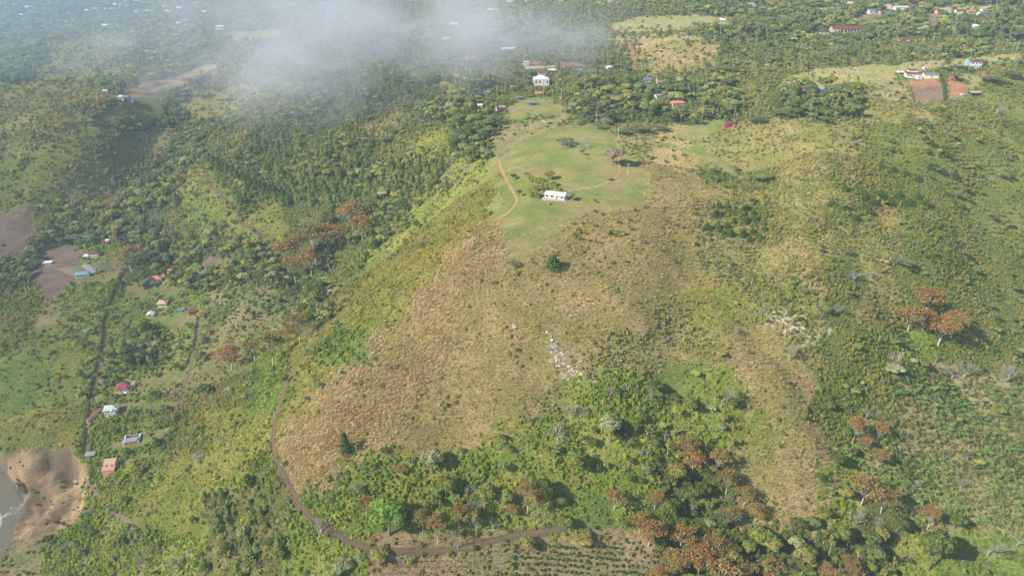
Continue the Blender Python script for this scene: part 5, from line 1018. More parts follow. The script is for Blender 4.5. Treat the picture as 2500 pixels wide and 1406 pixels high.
spot('coral', [(1288, 1252, 1165, 64), (1312, 1262, 1195, 30), (1500, 1242, 1190, 50), (1598, 1242, 1193, 44), (1250, 1265, 1228, 34), (1122, 1292, 1222, 42), (1032, 1302, 1240, 44), (1070, 1328, 1245, 46), (978, 1158, 1132, 36), (895, 1254, 1215, 34),
    (1690, 1150, 1090, 62), (1750, 1155, 1090, 54), (1772, 1205, 1140, 54), (1815, 1235, 1180, 42), (1672, 1112, 1060, 54), (1782, 1275, 1228, 44), (1842, 1275, 1224, 44), (1645, 1400, 1335, 74), (1702, 1405, 1320, 74), (1752, 1440, 1350, 84), (1742, 1372, 1300, 64), (1812, 1420, 1360, 54), (1882, 1412, 1362, 64), (1605, 1425, 1378, 54), (1662, 1332, 1276, 64), (1582, 1332, 1262, 72), (2066, 1392, 1352, 44), (2082, 1432, 1378, 54), (2012, 1412, 1368, 54), (1560, 1300, 1250, 50),
    (2102, 1232, 1148, 74), (2150, 1252, 1178, 64), (2262, 1292, 1230, 50), (2080, 1082, 1008, 36), (2142, 1078, 1026, 42), (2142, 1142, 1086, 38), (2108, 1100, 1060, 40), (2216, 810, 735, 58), (2252, 805, 745, 48), (2256, 765, 690, 72), (2290, 842, 762, 84), (2322, 822, 748, 54),
    (322, 662, 604, 58), (566, 902, 845, 54), (666, 892, 818, 58), (622, 882, 832, 34), (732, 838, 772, 44), (706, 838, 798, 30), (705, 668, 590, 48), (736, 642, 572, 50), (772, 645, 556, 50), (802, 615, 552, 50), (832, 602, 552, 40), (862, 562, 498, 54), (886, 588, 532, 50), (762, 684, 610, 54), (722, 694, 628, 48), (852, 532, 500, 44),
    (270, 517, 484, 38), (155, 312, 294, 24), (170, 314, 297, 18), (256, 262, 234, 32), (462, 228, 184, 34), (492, 243, 214, 28), (462, 373, 349, 28), (432, 353, 324, 28), (200, 560, 545, 22)], 'orange')
spot('bare', [(1357, 1088, 1012, 74), (1396, 1022, 972, 40), (1426, 1022, 984, 34), (1290, 1032, 1002, 24), (1587, 972, 934, 36), (1760, 994, 922, 40), (2328, 928, 868, 64), (2350, 926, 868, 48), (1928, 882, 832, 48), (2086, 684, 654, 50), (2122, 678, 658, 34), (2190, 904, 848, 54), (1411, 364, 341, 28), (1386, 362, 339, 24), (1432, 364, 344, 26), (386, 560, 504, 44), (782, 1305, 1255, 60), (872, 1372, 1340, 56), (2452, 934, 878, 50), (2112, 1024, 984, 30), (2302, 1118, 1098, 34), (2346, 1194, 1164, 36), (1660, 1245, 1212, 40), (2092, 1280, 1238, 52), (2142, 1304, 1258, 46), (2412, 1354, 1288, 66), (2482, 1334, 1278, 56), (605, 925, 884, 40), (760, 830, 790, 34), (1170, 1255, 1205, 34), (1330, 1290, 1235, 34), (1145, 1225, 1175, 30), (1205, 1300, 1255, 26), (1120, 1340, 1280, 34), (1225, 1235, 1195, 28), (1160, 1300, 1245, 30), (560, 1080, 1050, 40), (480, 1135, 1100, 44), (450, 1085, 1060, 40), (330, 1310, 1280, 40), (350, 1390, 1340, 54), (430, 1400, 1350, 50), (285, 1020, 1010, 18), (262, 1002, 992, 14), (1230, 370, 345, 24), (1215, 385, 365, 22), (1120, 440, 400, 24), (1100, 450, 410, 24), (1085, 460, 420, 24), (1140, 430, 395, 22), (620, 700, 660, 34), (940, 640, 600, 30), (1030, 600, 570, 30), (1870, 770, 745, 34), (1795, 815, 790, 34), (1760, 700, 680, 30)], 'brown')
spot('broadleaf', [(2266, 1392, 1278, 88, 'dark', "huge dark grey-green tree"), (950, 1305, 1200, 128, 'vivid', "broad bright green spreading tree"), (1056, 1152, 1084, 68, 'pale'), (1490, 1078, 998, 70, 'pale'), (338, 700, 655, 64, 'dark'), (500, 962, 930, 42, 'dark'), (330, 1165, 1118, 48, 'lime'), (2180, 912, 880, 60, 'pale'), (430, 905, 880, 30, 'mid'), (420, 948, 925, 26, 'lime'), (1400, 1160, 1090, 60, 'mid'), (1330, 1225, 1160, 60, 'dark'), (1090, 1215, 1150, 60, 'mid'), (1185, 1235, 1165, 64, 'mid'), (1150, 1290, 1225, 60, 'olive'), (1240, 1240, 1185, 50, 'mid'), (1650, 1180, 1120, 60, 'olive'), (1710, 1220, 1165, 54, 'dark'), (1600, 1320, 1260, 70, 'olive'), (1780, 1380, 1310, 80, 'olive'), (1850, 1330, 1275, 70, 'mid'), (1960, 1380, 1320, 74, 'olive'), (2040, 1330, 1270, 60, 'mid'), (2120, 1340, 1285, 60, 'dark'), (2190, 1300, 1250, 56, 'dark'), (2330, 1290, 1245, 54, 'dark'), (2070, 1200, 1150, 56, 'mid'), (2040, 1140, 1095, 50, 'dark'), (1940, 1345, 1300, 50, 'pale'), (2030, 1305, 1270, 40, 'pale'), (1380, 1290, 1248, 50, 'mid'), (1420, 1330, 1290, 70, 'olive'), (1290, 1345, 1300, 50, 'olive'), (930, 1370, 1330, 60, 'olive'), (840, 1395, 1355, 64, 'pale'), (1680, 1010, 960, 50, 'mid'), (1650, 985, 955, 40, 'dark'), (1600, 960, 920, 44, 'dark'), (1340, 440, 412, 34, 'lime', "autumn-tinted garden tree"), (1322, 455, 432, 26, 'mid'), (1305, 468, 448, 26, 'mid'), (1330, 480, 452, 24, 'dark'), (1352, 455, 438, 20, 'lime'), (1285, 432, 418, 18, 'mid'), (1393, 490, 466, 24, 'pale'), (1254, 440, 420, 22, 'dark'), (1268, 480, 460, 16, 'dark'), (1496, 404, 352, 70, 'drab', "big grey-brown spreading tree"), (1795, 420, 402, 22, 'brown'), (1860, 445, 415, 60, 'mid'), (300, 1235, 1205, 40, 'mid')], 'mid')
spot('cypress', [(1350, 655, 617, 44, 'cyp', "lone dark conifer"), (845, 1108, 1052, 30)] + [(1715 + 150 * u, 500 + 70 * v + 20 * u, 500 + 70 * v + 20 * u - 14 - 8 * w_, 10 + 9 * w_) for u, v, w_ in np.random.default_rng(5).random((34, 3))] + [(2105 + 22 * k, 482 + (k * 17) % 32, 458 + (k * 17) % 32, 26) for k in range(8)] + [(2150 + 30 * k, 470 + (k * 11) % 40 - 60, 452 + (k * 11) % 40 - 60, 20) for k in range(7)] + [(2260 + 12 * k, 345 + 9 * k, 330 + 9 * k, 20) for k in range(6)] + [(1830, 590, 572, 16), (1700, 600, 588, 12), (1648, 640, 630, 10), (1720, 650, 640, 10), (2060, 465, 448, 18), (2030, 500, 484, 18), (2120, 520, 500, 22), (2085, 540, 520, 18)], 'cyp')
spot('umbrella', [(1252, 652, 634, 32), (1378, 356, 336, 44), (1560, 325, 302, 60), (1610, 320, 304, 50), (1520, 330, 312, 44), (1690, 285, 268, 50), (1850, 300, 282, 54), (1900, 285, 268, 44), (1460, 316, 300, 30), (2330, 200, 178, 40), (2420, 205, 184, 56), (2470, 195, 172, 50), (2350, 172, 160, 34), (540, 165, 150, 40), (500, 150, 136, 40), (2200, 650, 625, 60), (1965, 715, 700, 40)], 'ash')
for k in range(26):
    t = k / 25; by_pixels('tallwood', 300 + 175 * t + (k * 7) % 9, 214 - 62 * t + 6 * math.sin(6 * t) + (k * 5) % 7, 190 - 62 * t, 11, 'olive')
# hedge-like row of young pines along the spur road
for k in range(26):
    t = k / 25; by_pixels('pine', 512 + 190 * t + (k % 3) * 3, 398 + 95 * t + 8 * math.sin(t * 3) + (k % 2) * 5, 398 + 95 * t - 26 + 8 * math.sin(t * 3), 20, 'pined')
for k in range(34): by_pixels('banana', 1294 + (k * 29) % 70, 444 + (k * 17) % 42, 418 + (k * 17) % 42, 25, 'lime', phrase='banana plant')
spot('bush', [(1341, 500, 491, 13, 'lime', "round yellow-green shrub"), (2190, 228, 222, 14, 'dark'), (2203, 242, 232, 18, 'dark'), (2175, 205, 199, 12, 'dark'), (1490, 440, 432, 20, 'brown'), (228, 995, 985, 12, 'mid'), (1195, 525, 512, 26, 'brown')], 'dark')

# hedges: clipped leaf walls along the valley road
def hedge(pxs, w, h, label, tint, seed):
    rng = np.random.default_rng(seed); W = dense(at([p[0] for p in pxs], [p[1] for p in pxs]), 1.0); n = len(W); c = W[n // 2].copy(); L = Acc(); m = 34
    for q in W:
        a = rng.random(m) * math.pi; P = np.stack([q[0] + np.cos(a) * w * .5 * rng.uniform(.8, 1.1, m) + rng.normal(size=m) * .15, q[1] + rng.uniform(-.6, .6, m), q[2] - .2 + np.sin(a) ** .5 * h * rng.uniform(.3, 1.08, m)], 1)
        nn = np.stack([np.cos(a), rng.normal(size=m) * .3, np.sin(a)], 1) + .4 * rng.normal(size=(m, 3)); L.add(*leaf_quads(P - c, nn, .5, rng), rng.uniform(.85, 1.15) * rng.uniform(.8, 1.2, m)); block(q[0], q[1], w * .4)
    V, F, sh, fl = L.arr(); o = link("hedge", np_mesh("hedge", V, F, M_LEAF, {"shade": sh, "flower": fl}), None, c); o.color = (*s2l(TINT[tint]), 1); tag(o, label, "hedge")
hedge([(296, 668), (272, 728), (252, 785), (249, 830), (238, 880), (222, 945)], 2.4, 2.6, "long dark hedge on the left side of the valley road", 'dark', 1)
hedge([(220, 950), (210, 1030), (203, 1090), (200, 1112)], 3.4, 3.6, "tall dark hedge on the left of the lower valley road", 'dark', 2)
hedge([(303, 690), (296, 706)], 2.6, 3.0, "short clipped hedge at the salmon-roofed house entrance", 'dark', 3)
hedge([(298, 708), (290, 728)], 2.6, 3.2, "second short clipped hedge right of the valley road", 'dark', 4)
hedge([(270, 830), (268, 860)], 2.0, 2.2, "low hedge beside the garden lane gate", 'mid', 5)
hedge([(226, 1060), (222, 1100)], 1.6, 2.4, "narrow clipped hedge above the landslip gate", 'vivid', 6)
hedge([(222, 1120), (224, 1180)], 2.4, 2.6, "dark hedge between the cream house and the landslip", 'dark', 7)
hedge([(172, 690), (178, 697)], 1.4, 2.4, "small dark hedge at the corner of the teal-roofed house lawn", 'dark', 8)
hedge([(482, 775), (474, 830), (455, 890)], 2.0, 2.4, "loose hedge along the bare earth strip", 'mid', 9)
hedge([(2285, 178), (2300, 195), (2308, 245)], 3.0, 3.2, "thick hedge between the ploughed plot and red earth", 'dark', 10)
hedge([(2222, 215), (2232, 250)], 1.0, 1.2, "thin fence hedge left of the ploughed plot", 'mid', 11)
# ------------------------------------------------------------------ massed vegetation
def jitter_field(sp, d0, d1, seed, margin=280):
    """ground points spaced about sp metres inside the view, between two depths"""
    rng = np.random.default_rng(seed); xm = d1 * (1250 + margin) / FPX
    gx_ = np.arange(-xm, xm, sp); gy_ = np.arange(60, d1 * 1.12, sp); x, y = np.meshgrid(gx_, gy_)
    x = (x + rng.uniform(-.5, .5, x.shape) * sp).ravel(); y = (y + rng.uniform(-.5, .5, y.shape) * sp).ravel()
    z = zi(x, y); px, py, d = project(x, y, z)
    k = (d >= d0) & (d < d1) & (px > -margin) & (px < 2500 + margin) & (py > -60) & (py < 1406 + .9 * margin) & free(x, y)
    x, y, z = x[k], y[k], z[k]; typ, px, py, d = cover(x, y, z)
    return dict(x=x, y=y, z=z, t=typ, px=px, py=py, d=d, rng=rng)
def sel(f, k): return {a: (v[k] if isinstance(v, np.ndarray) else v) for a, v in f.items()}
def cat_f(L):
    return {a: (np.concatenate([f[a] for f in L]) if isinstance(L[0][a], np.ndarray) else L[0][a]) for a in L[0]}
def prob(f, table):
    p = np.zeros(NT)
    for c, v in table.items(): p[TYPES.index(c)] = v
    return f['rng'].random(len(f['x'])) < p[f['t']]
def tints(f, table, names=None, var=.16, wl=9.0):
    """one colour for each plant: two sRGB colours for each cover, mixed by patch noise"""
    n = len(f['x']); A = np.zeros((NT, 3)); B = np.zeros((NT, 3))
    for c, (a, b) in table.items():
        for ch in c: A[TYPES.index(ch)] = s2l(a); B[TYPES.index(ch)] = s2l(b)
    m = np.clip(smooth01((fbm(f['x'], f['y'], wl, 400, 3) - .3) / .4) + f['rng'].normal(size=n) * .22, 0, 1)[:, None]
    warm = np.where(np.isin(f['t'], [TYPES.index('t'), TYPES.index('c')])[:, None], np.array([[1.0, 1.0, 1.0]]), np.array([[1.07, .99, .95]]))
    return (A[f['t']] * (1 - m) + B[f['t']] * m) * warm * f['rng'].uniform(1 - var, 1 + var, (n, 1))
STUFF_N = [0]
def stuff(name, label, cat, f, kind, scale, tint, bloom=None, nvar=None, key='mass', sink=.1):
    n = len(f['x']); rng = f['rng']; protos = PROTO[kind]; nv = nvar or len(protos)
    col = bpy.data.collections.new("seeds_of_" + name)
    for i in range(nv):
        o = bpy.data.objects.new(f"{name}_seed_{i:02d}", protos[i][key]); col.objects.link(o)
    me = bpy.data.meshes.new(name); me.vertices.add(n); me.vertices.foreach_set("co", np.stack([f['x'], f['y'], f['z'] - sink], 1).astype(np.float32).ravel())
    def attr(nm, ty, fld, v): a = me.attributes.new(nm, ty, 'POINT'); a.data.foreach_set(fld, np.asarray(v, np.float32 if ty != 'INT' else np.int32).ravel())
    attr("scl", 'FLOAT_VECTOR', "vector", scale); attr("rot", 'FLOAT_VECTOR', "vector", np.stack([rng.normal(size=n) * .06, rng.normal(size=n) * .06, rng.random(n) * 6.283], 1)); attr("pick", 'INT', "value", rng.integers(0, nv, n))
    one = np.ones((n, 1)); attr("tint", 'FLOAT_COLOR', "color", np.concatenate([np.clip(tint, 0, 1), one], 1)); attr("bloom", 'FLOAT_COLOR', "color", np.concatenate([np.tile(np.array([[.66, .23, .085]]), (n, 1)) if bloom is None else bloom, one], 1))
    ob = link(name, me); tag(ob, label, cat, kind="stuff")
    g = bpy.data.node_groups.new(name + "_spread", 'GeometryNodeTree'); g.interface.new_socket("Geometry", in_out='INPUT', socket_type='NodeSocketGeometry'); g.interface.new_socket("Geometry", in_out='OUTPUT', socket_type='NodeSocketGeometry')
    gi = g.nodes.new("NodeGroupInput"); go = g.nodes.new("NodeGroupOutput"); ci = g.nodes.new("GeometryNodeCollectionInfo"); ci.inputs[0].default_value = col; ci.inputs[1].default_value = True; ci.inputs[2].default_value = True
    ip = g.nodes.new("GeometryNodeInstanceOnPoints"); ip.inputs['Pick Instance'].default_value = True
    def na(nm, ty): q = g.nodes.new("GeometryNodeInputNamedAttribute"); q.data_type = ty; q.inputs[0].default_value = nm; return q.outputs[0]
    g.links.new(gi.outputs[0], ip.inputs['Points']); g.links.new(ci.outputs[0], ip.inputs['Instance']); g.links.new(na("pick", 'INT'), ip.inputs['Instance Index']); g.links.new(na("scl", 'FLOAT_VECTOR'), ip.inputs['Scale'])
    er = g.nodes.new("FunctionNodeEulerToRotation"); g.links.new(na("rot", 'FLOAT_VECTOR'), er.inputs[0]); g.links.new(er.outputs[0], ip.inputs['Rotation']); g.links.new(ip.outputs[0], go.inputs[0])
    md = ob.modifiers.new("spread", 'NODES'); md.node_group = g; STUFF_N[0] += n
    return ob
def sc3(f, lo, hi, squash=.25):
    n = len(f['x']); s = f['rng'].uniform(lo, hi, n) * f['rng'].uniform(.8, 1.1, n); return np.stack([s, s, s * f['rng'].uniform(1 - squash, 1 + squash, n)], 1)
def grow(f, near, farr, d0=350., d1=1000.):           # larger clumps far off, where single tufts are too small to see
    return (near + (farr - near) * smooth01((f['d'] - d0) / (d1 - d0)))[:, None]
GRASS_T = {'t': ((194, 170, 120), (160, 152, 92)), 'c': ((204, 178, 126), (178, 158, 100)), 'y': ((178, 164, 92), (142, 150, 70)), 'v': ((132, 154, 70), (154, 164, 78)), 'b': ((180, 164, 106), (154, 156, 82)), 'w': ((152, 170, 70), (180, 174, 96)), 'n': ((182, 168, 116), (148, 158, 82)), 'g': ((138, 156, 76), (164, 164, 94)), 'q': ((190, 178, 152), (160, 152, 110)), 'ek': ((172, 158, 106), (142, 150, 80)), 'o': ((172, 162, 108), (158, 154, 92)), 'pf': ((142, 140, 78), (122, 128, 66))}
f = jitter_field(.95, 150, 560, 1); k = prob(f, dict(t=.95, y=.85, v=.75, b=.55, w=.5, n=.6, g=.4, e=.35, p=.4, f=.25, k=.6, q=.35)); f1 = sel(f, k)
fc_ = sel(f, prob(f, dict(c=.85, y=.05, t=.06)))
f = jitter_field(2.0, 560, 900, 2); k = prob(f, dict(t=.8, y=.9, v=.7, b=.7, w=.4, n=.6, g=.4, e=.35, o=.3, p=.2)); f2 = sel(f, k)
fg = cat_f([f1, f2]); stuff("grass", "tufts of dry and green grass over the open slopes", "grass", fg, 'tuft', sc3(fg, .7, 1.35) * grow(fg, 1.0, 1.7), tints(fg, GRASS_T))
stuff("cane_grass", "tall golden plumed grass along the ridge", "grass", fc_, 'cane', sc3(fc_, .6, 1.05), tints(fc_, {'c': ((220, 196, 146), (198, 174, 120)), 'yt': ((208, 198, 104), (206, 180, 118))}))
BUSH_T = {'g': ((130, 150, 64), (164, 162, 80)), 'b': ((144, 156, 78), (176, 166, 106)), 'w': ((134, 166, 60), (164, 178, 72)), 'n': ((104, 128, 60), (156, 152, 94)), 'y': ((142, 150, 66), (158, 158, 78)), 'v': ((116, 148, 64), (140, 160, 72)), 'f': ((112, 136, 62), (136, 150, 72)), 'p': ((118, 136, 66), (146, 148, 80)), 't': ((158, 156, 84), (142, 150, 70)), 'ekl': ((128, 146, 66), (150, 154, 76)), 'o': ((146, 148, 84), (154, 152, 88)), 'x': ((120, 142, 62), (136, 148, 70)), 'c': ((152, 156, 74), (164, 164, 84))}
f = jitter_field(1.5, 150, 560, 3); k = prob(f, dict(g=.95, b=.6, w=.85, n=.55, y=.14, v=.32, f=.7, p=.4, t=.05, c=.03, e=.08, x=.03, k=.16)); f1 = sel(f, k)
f = jitter_field(2.6, 560, 1000, 4); k = prob(f, dict(g=.85, b=.5, w=.6, n=.6, y=.22, v=.3, f=.75, p=.45, t=.08, e=.06, o=.02)); f2 = sel(f, k)
f = jitter_field(5.2, 1000, 2100, 5); k = prob(f, dict(g=.9, b=.55, f=.7, y=.4, p=.5, t=.1, o=.03, s=.02)); f3 = sel(f, k)
fb = cat_f([f1, f2, f3]); cl = fbm(fb['x'], fb['y'], 24, 610, 3) + .5 * (fbm(fb['x'], fb['y'], 7, 620, 2) - .5); keep = fb['rng'].random(len(cl)) < np.clip(.7 + 3.0 * (cl - .3), .68, 1); fb = sel(fb, keep); cl = cl[keep]; grey = fb['rng'].random(len(fb['x'])) < .05; tb = tints(fb, BUSH_T, wl=16.); tb[grey] = s2l((158, 154, 138)) * fb['rng'].uniform(.8, 1.1, (grey.sum(), 1))
yel = (fb['rng'].random(len(fb['x'])) < .035) & np.isin(fb['t'], [TYPES.index(c) for c in "wyvtb"]); tb[yel] = s2l((176, 170, 46))
stuff("scrub", "low tangled scrub covering the hillsides", "scrub", fb, 'bush', sc3(fb, .4, 1.3, .35) * (.72 + 1.15 * np.clip(cl - .2, 0, .8))[:, None] * grow(fb, 1.0, 2.6, 450, 1300), tb * (1.16 - .3 * cl)[:, None])

# trees: the largest in view become single trees, the rest stay massed
def choose(f, table):
    """kind index and size for every tree candidate; table letter -> [(kind, share, lo, hi)]"""
    n = len(f['x']); kinds = sorted({q[0] for v in table.values() for q in v}); kk = np.full(n, -1); hh_ = np.zeros(n); u = f['rng'].random(n); v = f['rng'].random(n)
    for c, L in table.items():
        m = f['t'] == TYPES.index(c); acc = 0.0
        for kind, share, lo, hi in L:
            q = m & (u >= acc) & (u < acc + share); kk[q] = kinds.index(kind); hh_[q] = .8 * lo + (1.12 * hi - .8 * lo) * v[q] ** 1.9; acc += share
    return kinds, kk, hh_
TREES = {'f': [('broadleaf', .60, 4.5, 10.5), ('tallwood', .10, 8, 13), ('umbrella', .03, 5, 7), ('bare', .04, 5, 8)], 'w': [('broadleaf', .22, 2.5, 6.5), ('bare', .03, 4, 7), ('umbrella', .015, 4, 6), ('tallwood', .10, 5, 9.5)], 'g': [('broadleaf', .11, 2.2, 5.5), ('bare', .012, 4, 7), ('tallwood', .018, 5, 9), ('umbrella', .008, 3.5, 5)], 'p': [('pine', .46, 4, 11), ('tallwood', .12, 8, 13), ('broadleaf', .26, 4, 9)],
    'n': [('broadleaf', .04, 3, 6), ('bare', .014, 3, 6)], 'y': [('broadleaf', .02, 2.5, 5.5), ('bare', .005, 3, 6)], 'b': [('broadleaf', .014, 2.5, 4.5), ('bare', .006, 3, 5)], 'v': [('broadleaf', .04, 3, 6)], 'l': [('broadleaf', .004, 2.5, 4)], 'k': [('broadleaf', .02, 3, 5)], 'e': [('broadleaf', .012, 2.5, 5)], 'x': [('broadleaf', .01, 2.5, 4)]}
TREES_FAR = {'x': [], 'f': [('broadleaf', .70, 6, 13), ('tallwood', .16, 10, 17), ('pine', .06, 9, 14), ('umbrella', .03, 6, 9)], 'g': [('broadleaf', .25, 4, 9), ('tallwood', .11, 8, 14), ('bare', .03, 6, 9), ('umbrella', .04, 5, 8), ('pine', .02, 9, 14)], 'p': [('pine', .40, 5, 12), ('tallwood', .16, 9, 15), ('broadleaf', .30, 5, 10)], 'b': [('broadleaf', .07, 4, 8), ('tallwood', .03, 8, 12)], 'y': [('broadleaf', .08, 4, 8), ('tallwood', .03, 8, 13)], 'o': [('broadleaf', .012, 5, 10)], 't': [('broadleaf', .03, 3, 7)], 'v': [('broadleaf', .06, 4, 8)], 'l': [('broadleaf', .07, 3.5, 8), ('tallwood', .02, 8, 12)], 's': [('broadleaf', .012, 3, 6)], 'r': [], 'e': [('broadleaf', .03, 3, 7)]}
fa = jitter_field(4.6, 150, 760, 6); fz = jitter_field(5.3, 760, 2600, 7)
REST = {}
NAMED_MAX = dict(broadleaf=240, pine=200, tallwood=150, bare=80, umbrella=90)
pool = {}
for f, tab in ((fa, TREES), (fz, TREES_FAR)):
    kinds, kk, hh_ = choose(f, tab)
    sx = np.array(SPOTS); ok = np.ones(len(kk), bool)
    for s in sx: ok &= ((f['px'] - s[0]) ** 2 + ((f['py'] - s[1]) * 1.0) ** 2) > (s[2] * .55) ** 2
    for hx, hy, hw in HOUSE_PX:                       # nothing tall grows just in front of a house
        ok &= ~((np.abs(f['px'] - hx) < hw * .55 + 5) & (f['py'] > hy - 3) & (f['py'] < hy + hh_ * FPX / f['d'] * .95 + 3))
    for i, kd in enumerate(kinds):
        m = (kk == i) & ok; q = sel(f, m); q['h'] = hh_[m]; pool.setdefault(kd, []).append(q)
PAL_TREE = ['dark', 'mid', 'mid', 'olive', 'blue', 'olive', 'lime', 'mid', 'dark', 'olive', 'pale', 'mid']
for kd, L in pool.items():
    q = cat_f(L); n = len(q['x']); rng = q['rng']; hts = q['h'] / np.mean([e['H'] for e in PROTO[kd]])
    seen = (q['px'] > -20) & (q['px'] < 2520) & (q['py'] > 0) & (q['py'] < 1430)
    score = np.where(seen, q['h'] / q['d'], 0) ; order = np.argsort(-score); named = order[:NAMED_MAX.get(kd, 100)]; named = named[seen[named]]
    pick = rng.integers(0, len(PAL_TREE), n); pn = fbm(q['x'], q['y'], 60, 500, 2); pick = np.where(pn > .56, (pick % 3) * 4 % 12, pick)
    for i in named:
        tn = PAL_TREE[pick[i]] if kd == 'broadleaf' else 'pine' if kd == 'pine' else 'olive' if kd == 'tallwood' else 'ash'
        w = hts[i] * rng.uniform(.85, 1.2); plant(kd, int(rng.integers(0, 99)), float(q['x'][i]), float(q['y'][i]), hts[i], w, rng.random() * 6.28, tn, rng.uniform(.8, 1.2))
    rest = np.ones(n, bool); rest[named] = False; r = sel(q, rest); hr = hts[rest]
    if kd == 'broadleaf': T_ = np.array([s2l(TINT[PAL_TREE[j]]) for j in pick[rest]])
    else: T_ = np.tile(s2l(TINT['pine' if kd == 'pine' else 'olive' if kd == 'tallwood' else 'ash']), (len(hr), 1))
    T_ = T_ * rng.uniform(.75, 1.25, (len(hr), 1)) * 1.4; hr = hr * np.where(r['d'] > 760, .80, 1.0); w = hr * rng.uniform(.9, 1.35, len(hr))
    stuff(dict(broadleaf="woodland", pine="pine_forest", tallwood="slender_tree_belt", umbrella="flat_tree_scatter", bare="leafless_wood")[kd], dict(broadleaf="mass of leafy woodland over the farther slopes", pine="dense pine forest on the mid-left slope and beyond", tallwood="belts of tall slender trees on the far slopes", umbrella="scattered flat-topped trees of the far slopes", bare="scattered leafless trees of the far slopes")[kd], "woodland", r, kd, np.stack([w, w, hr * rng.uniform(.85, 1.2, len(hr))], 1), T_)
# banana slope and planted rows
f = jitter_field(2.7, 150, 700, 8); f = sel(f, prob(f, dict(n=.62)) & (fbm(f['x'], f['y'], 18, 640, 2) > .42)); o_ = np.argsort(f['d']); inn = (f['px'] > 0) & (f['px'] < 2500) & (f['py'] < 1400)
named = [i for i in o_ if inn[i]][:230]; rng = f['rng']
for i in named: s = rng.uniform(.65, 1.1); plant('banana', int(rng.integers(0, 9)), float(f['x'][i]), float(f['y'][i]), s, s, rng.random() * 6.28, 'banana', rng.uniform(.8, 1.2), parts=False)
rest = np.ones(len(f['x']), bool); rest[named] = False; f = sel(f, rest); stuff("banana_grove", "farther banana plants massed on the slopes", "plants", f, 'banana', sc3(f, .75, 1.2), np.tile(s2l(TINT['banana']), (len(f['x']), 1)) * f['rng'].uniform(.75, 1.2, (len(f['x']), 1)))
n_c = 0
c0 = at1(1280, 1390); rng = np.random.default_rng(77)
for r in range(-20, 50):
    for q in range(-60, 60):
        x = c0.x + q * 1.5 + rng.normal() * .15; y = c0.y + r * 2.3 + (q % 2) * .2 + rng.normal() * .2
        if n_c > 330: break
        z = float(zi(x, y)); px, py, d = [float(v) for v in project(x, y, z)]
        if not (935 < px < 1640 and 1325 < py < 1408) or rng.random() < .22: continue
        t_, *_ = cover(np.array([x]), np.array([y]), np.array([z]))
        if TYPES[int(t_[0])] != 'k' or not free(np.array([x]), np.array([y]))[0]: continue
        big = px > 1230; s = rng.uniform(.55, .95) * (1.15 if big else .6); plant('coffee', int(rng.integers(0, 3)), x, y, s, s, rng.random() * 6, 'coffee', rng.uniform(.85, 1.3), phrase="planted green bush", parts=False); n_c += 1
write_labels()
print("massed plants", STUFF_N[0], "named", len(PENDING), "coffee", n_c)

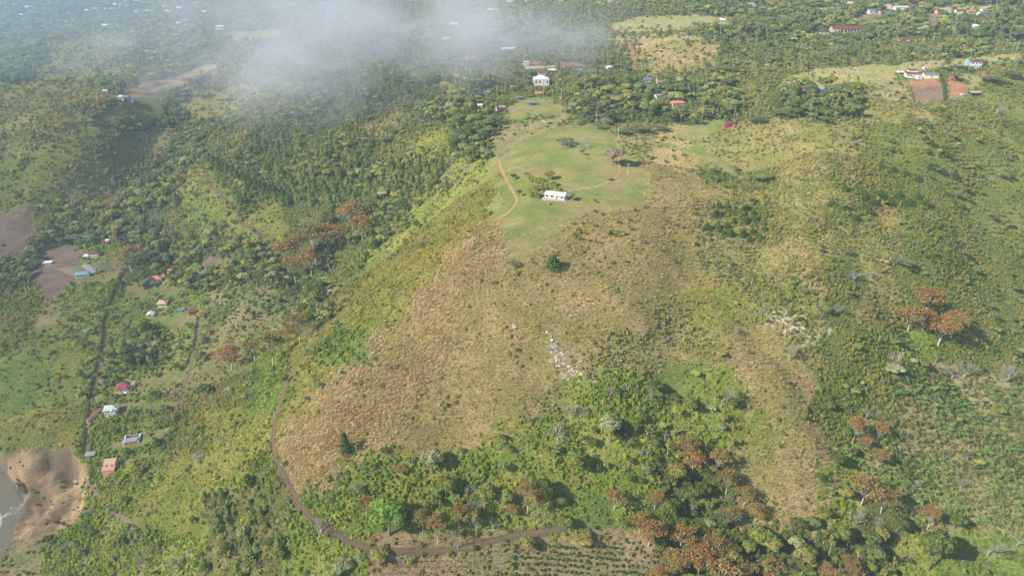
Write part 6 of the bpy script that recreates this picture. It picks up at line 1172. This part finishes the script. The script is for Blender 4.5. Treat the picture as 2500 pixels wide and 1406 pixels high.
# ------------------------------------------------------------------ air: even haze, and the low cloud drifting in from the upper left
def vol_mat(name, color, density, aniso=0.0):
    m, nt, out = new_mat(name); v = N(nt, "ShaderNodeVolumePrincipled"); v.inputs['Color'].default_value = (*color, 1); v.inputs['Density'].default_value = density; v.inputs['Anisotropy'].default_value = aniso
    v.inputs['Density Attribute'].default_value = ""; nt.links.new(v.outputs[0], out.inputs['Volume']); return m, nt, v
hm, _, _ = vol_mat("haze_air", (.66, .84, 1.0), 1.3e-4); hm.cycles.homogeneous_volume = True
xe, ye = GX[-1] + 25, GY[-1] + 25
tag(MB().box(GX[0] - 25, xe, GY[0] - 120, ye, ZZ.min() - 2.0, max(ZZ.max() + 12, CAMZ + 6)).build("haze", hm), "thin blue haze filling the air over the valley", "haze", kind="stuff")
def mist(cpx, cpy, depth, semi, dens, seed, label, rz=0.0, lo=.02):
    import bmesh
    bm = bmesh.new(); bmesh.ops.create_icosphere(bm, subdivisions=3, radius=1.0); me = bpy.data.meshes.new("mist"); bm.to_mesh(me); bm.free()
    m, nt, v = vol_mat("mist_air", (.93, .95, 1.0), dens); L = nt.links.new; tc = N(nt, "ShaderNodeTexCoord")
    ln = N(nt, "ShaderNodeVectorMath", operation='LENGTH'); L(tc.outputs['Object'], ln.inputs[0])
    fo = N(nt, "ShaderNodeMapRange", i_1=.95, i_2=.1, i_3=0.0, i_4=1.0); fo.interpolation_type = 'SMOOTHSTEP'
    mp = N(nt, "ShaderNodeMapping"); mp.inputs['Scale'].default_value = (semi[0] / 100, semi[1] / 100, semi[2] / 70); mp.inputs['Location'].default_value = (seed * 3.1, seed, 0); L(tc.outputs['Object'], mp.inputs[0])
    nz = N(nt, "ShaderNodeTexNoise", i_Scale=.8, i_Detail=6.0, i_Roughness=.6, i_Distortion=.9); L(mp.outputs[0], nz.inputs['Vector'])
    wv_ = N(nt, "ShaderNodeTexNoise", i_Scale=.45, i_Detail=3.0, i_Roughness=.6); L(mp.outputs[0], wv_.inputs['Vector']); sh_ = N(nt, "ShaderNodeMath", operation='MULTIPLY_ADD'); sh_.inputs[1].default_value = 1.3; L(wv_.outputs[0], sh_.inputs[0]); q_ = N(nt, "ShaderNodeMath", operation='SUBTRACT'); q_.inputs[1].default_value = .65; L(ln.outputs['Value'], q_.inputs[0]); L(q_.outputs[0], sh_.inputs[2]); L(sh_.outputs[0], fo.inputs[0])
    nr = N(nt, "ShaderNodeMapRange", i_1=.45, i_2=.74, i_3=lo, i_4=1.0); L(nz.outputs[0], nr.inputs[0])
    a = N(nt, "ShaderNodeMath", operation='MULTIPLY'); L(fo.outputs[0], a.inputs[0]); L(nr.outputs[0], a.inputs[1])
    b = N(nt, "ShaderNodeMath", operation='MULTIPLY'); b.inputs[1].default_value = dens; L(a.outputs[0], b.inputs[0]); L(b.outputs[0], v.inputs['Density'])
    me.materials.append(m); dx, dy, dz = ray(cpx, cpy); o = link("mist", me, None, (dx * depth, dy * depth, CAMZ + dz * depth), rz); o.scale = semi; tag(o, label, "mist", kind="stuff"); m.cycles.volume_step_rate = 1.0
mist(920, 95, 900, (430, 290, 115), .0165, 1, "grey-white low cloud drifting over the upper middle slopes", .2, .05)
mist(1290, 60, 1000, (190, 150, 60), .0035, 7, "small torn cloud wisp right of the main low cloud", -.2)
mist(740, 235, 840, (120, 110, 55), .0035, 9, "pale wisp trailing down over the pine slope", .5)
# thin even veil over the far left valley
import bmesh
bm = bmesh.new(); bmesh.ops.create_icosphere(bm, subdivisions=4, radius=1.0); vme = bpy.data.meshes.new("mist_veil"); bm.to_mesh(vme); bm.free()
vm_, _, _ = vol_mat("veil_air", (.62, .82, 1.0), 4.2e-4); vm_.cycles.homogeneous_volume = True; vme.materials.append(vm_)
vo = link("mist_veil", vme, None, (-850, 1500, 285), .3); vo.scale = (820, 700, 115); tag(vo, "thin blue-grey veil of mist over the far left valley", "mist", kind="stuff")
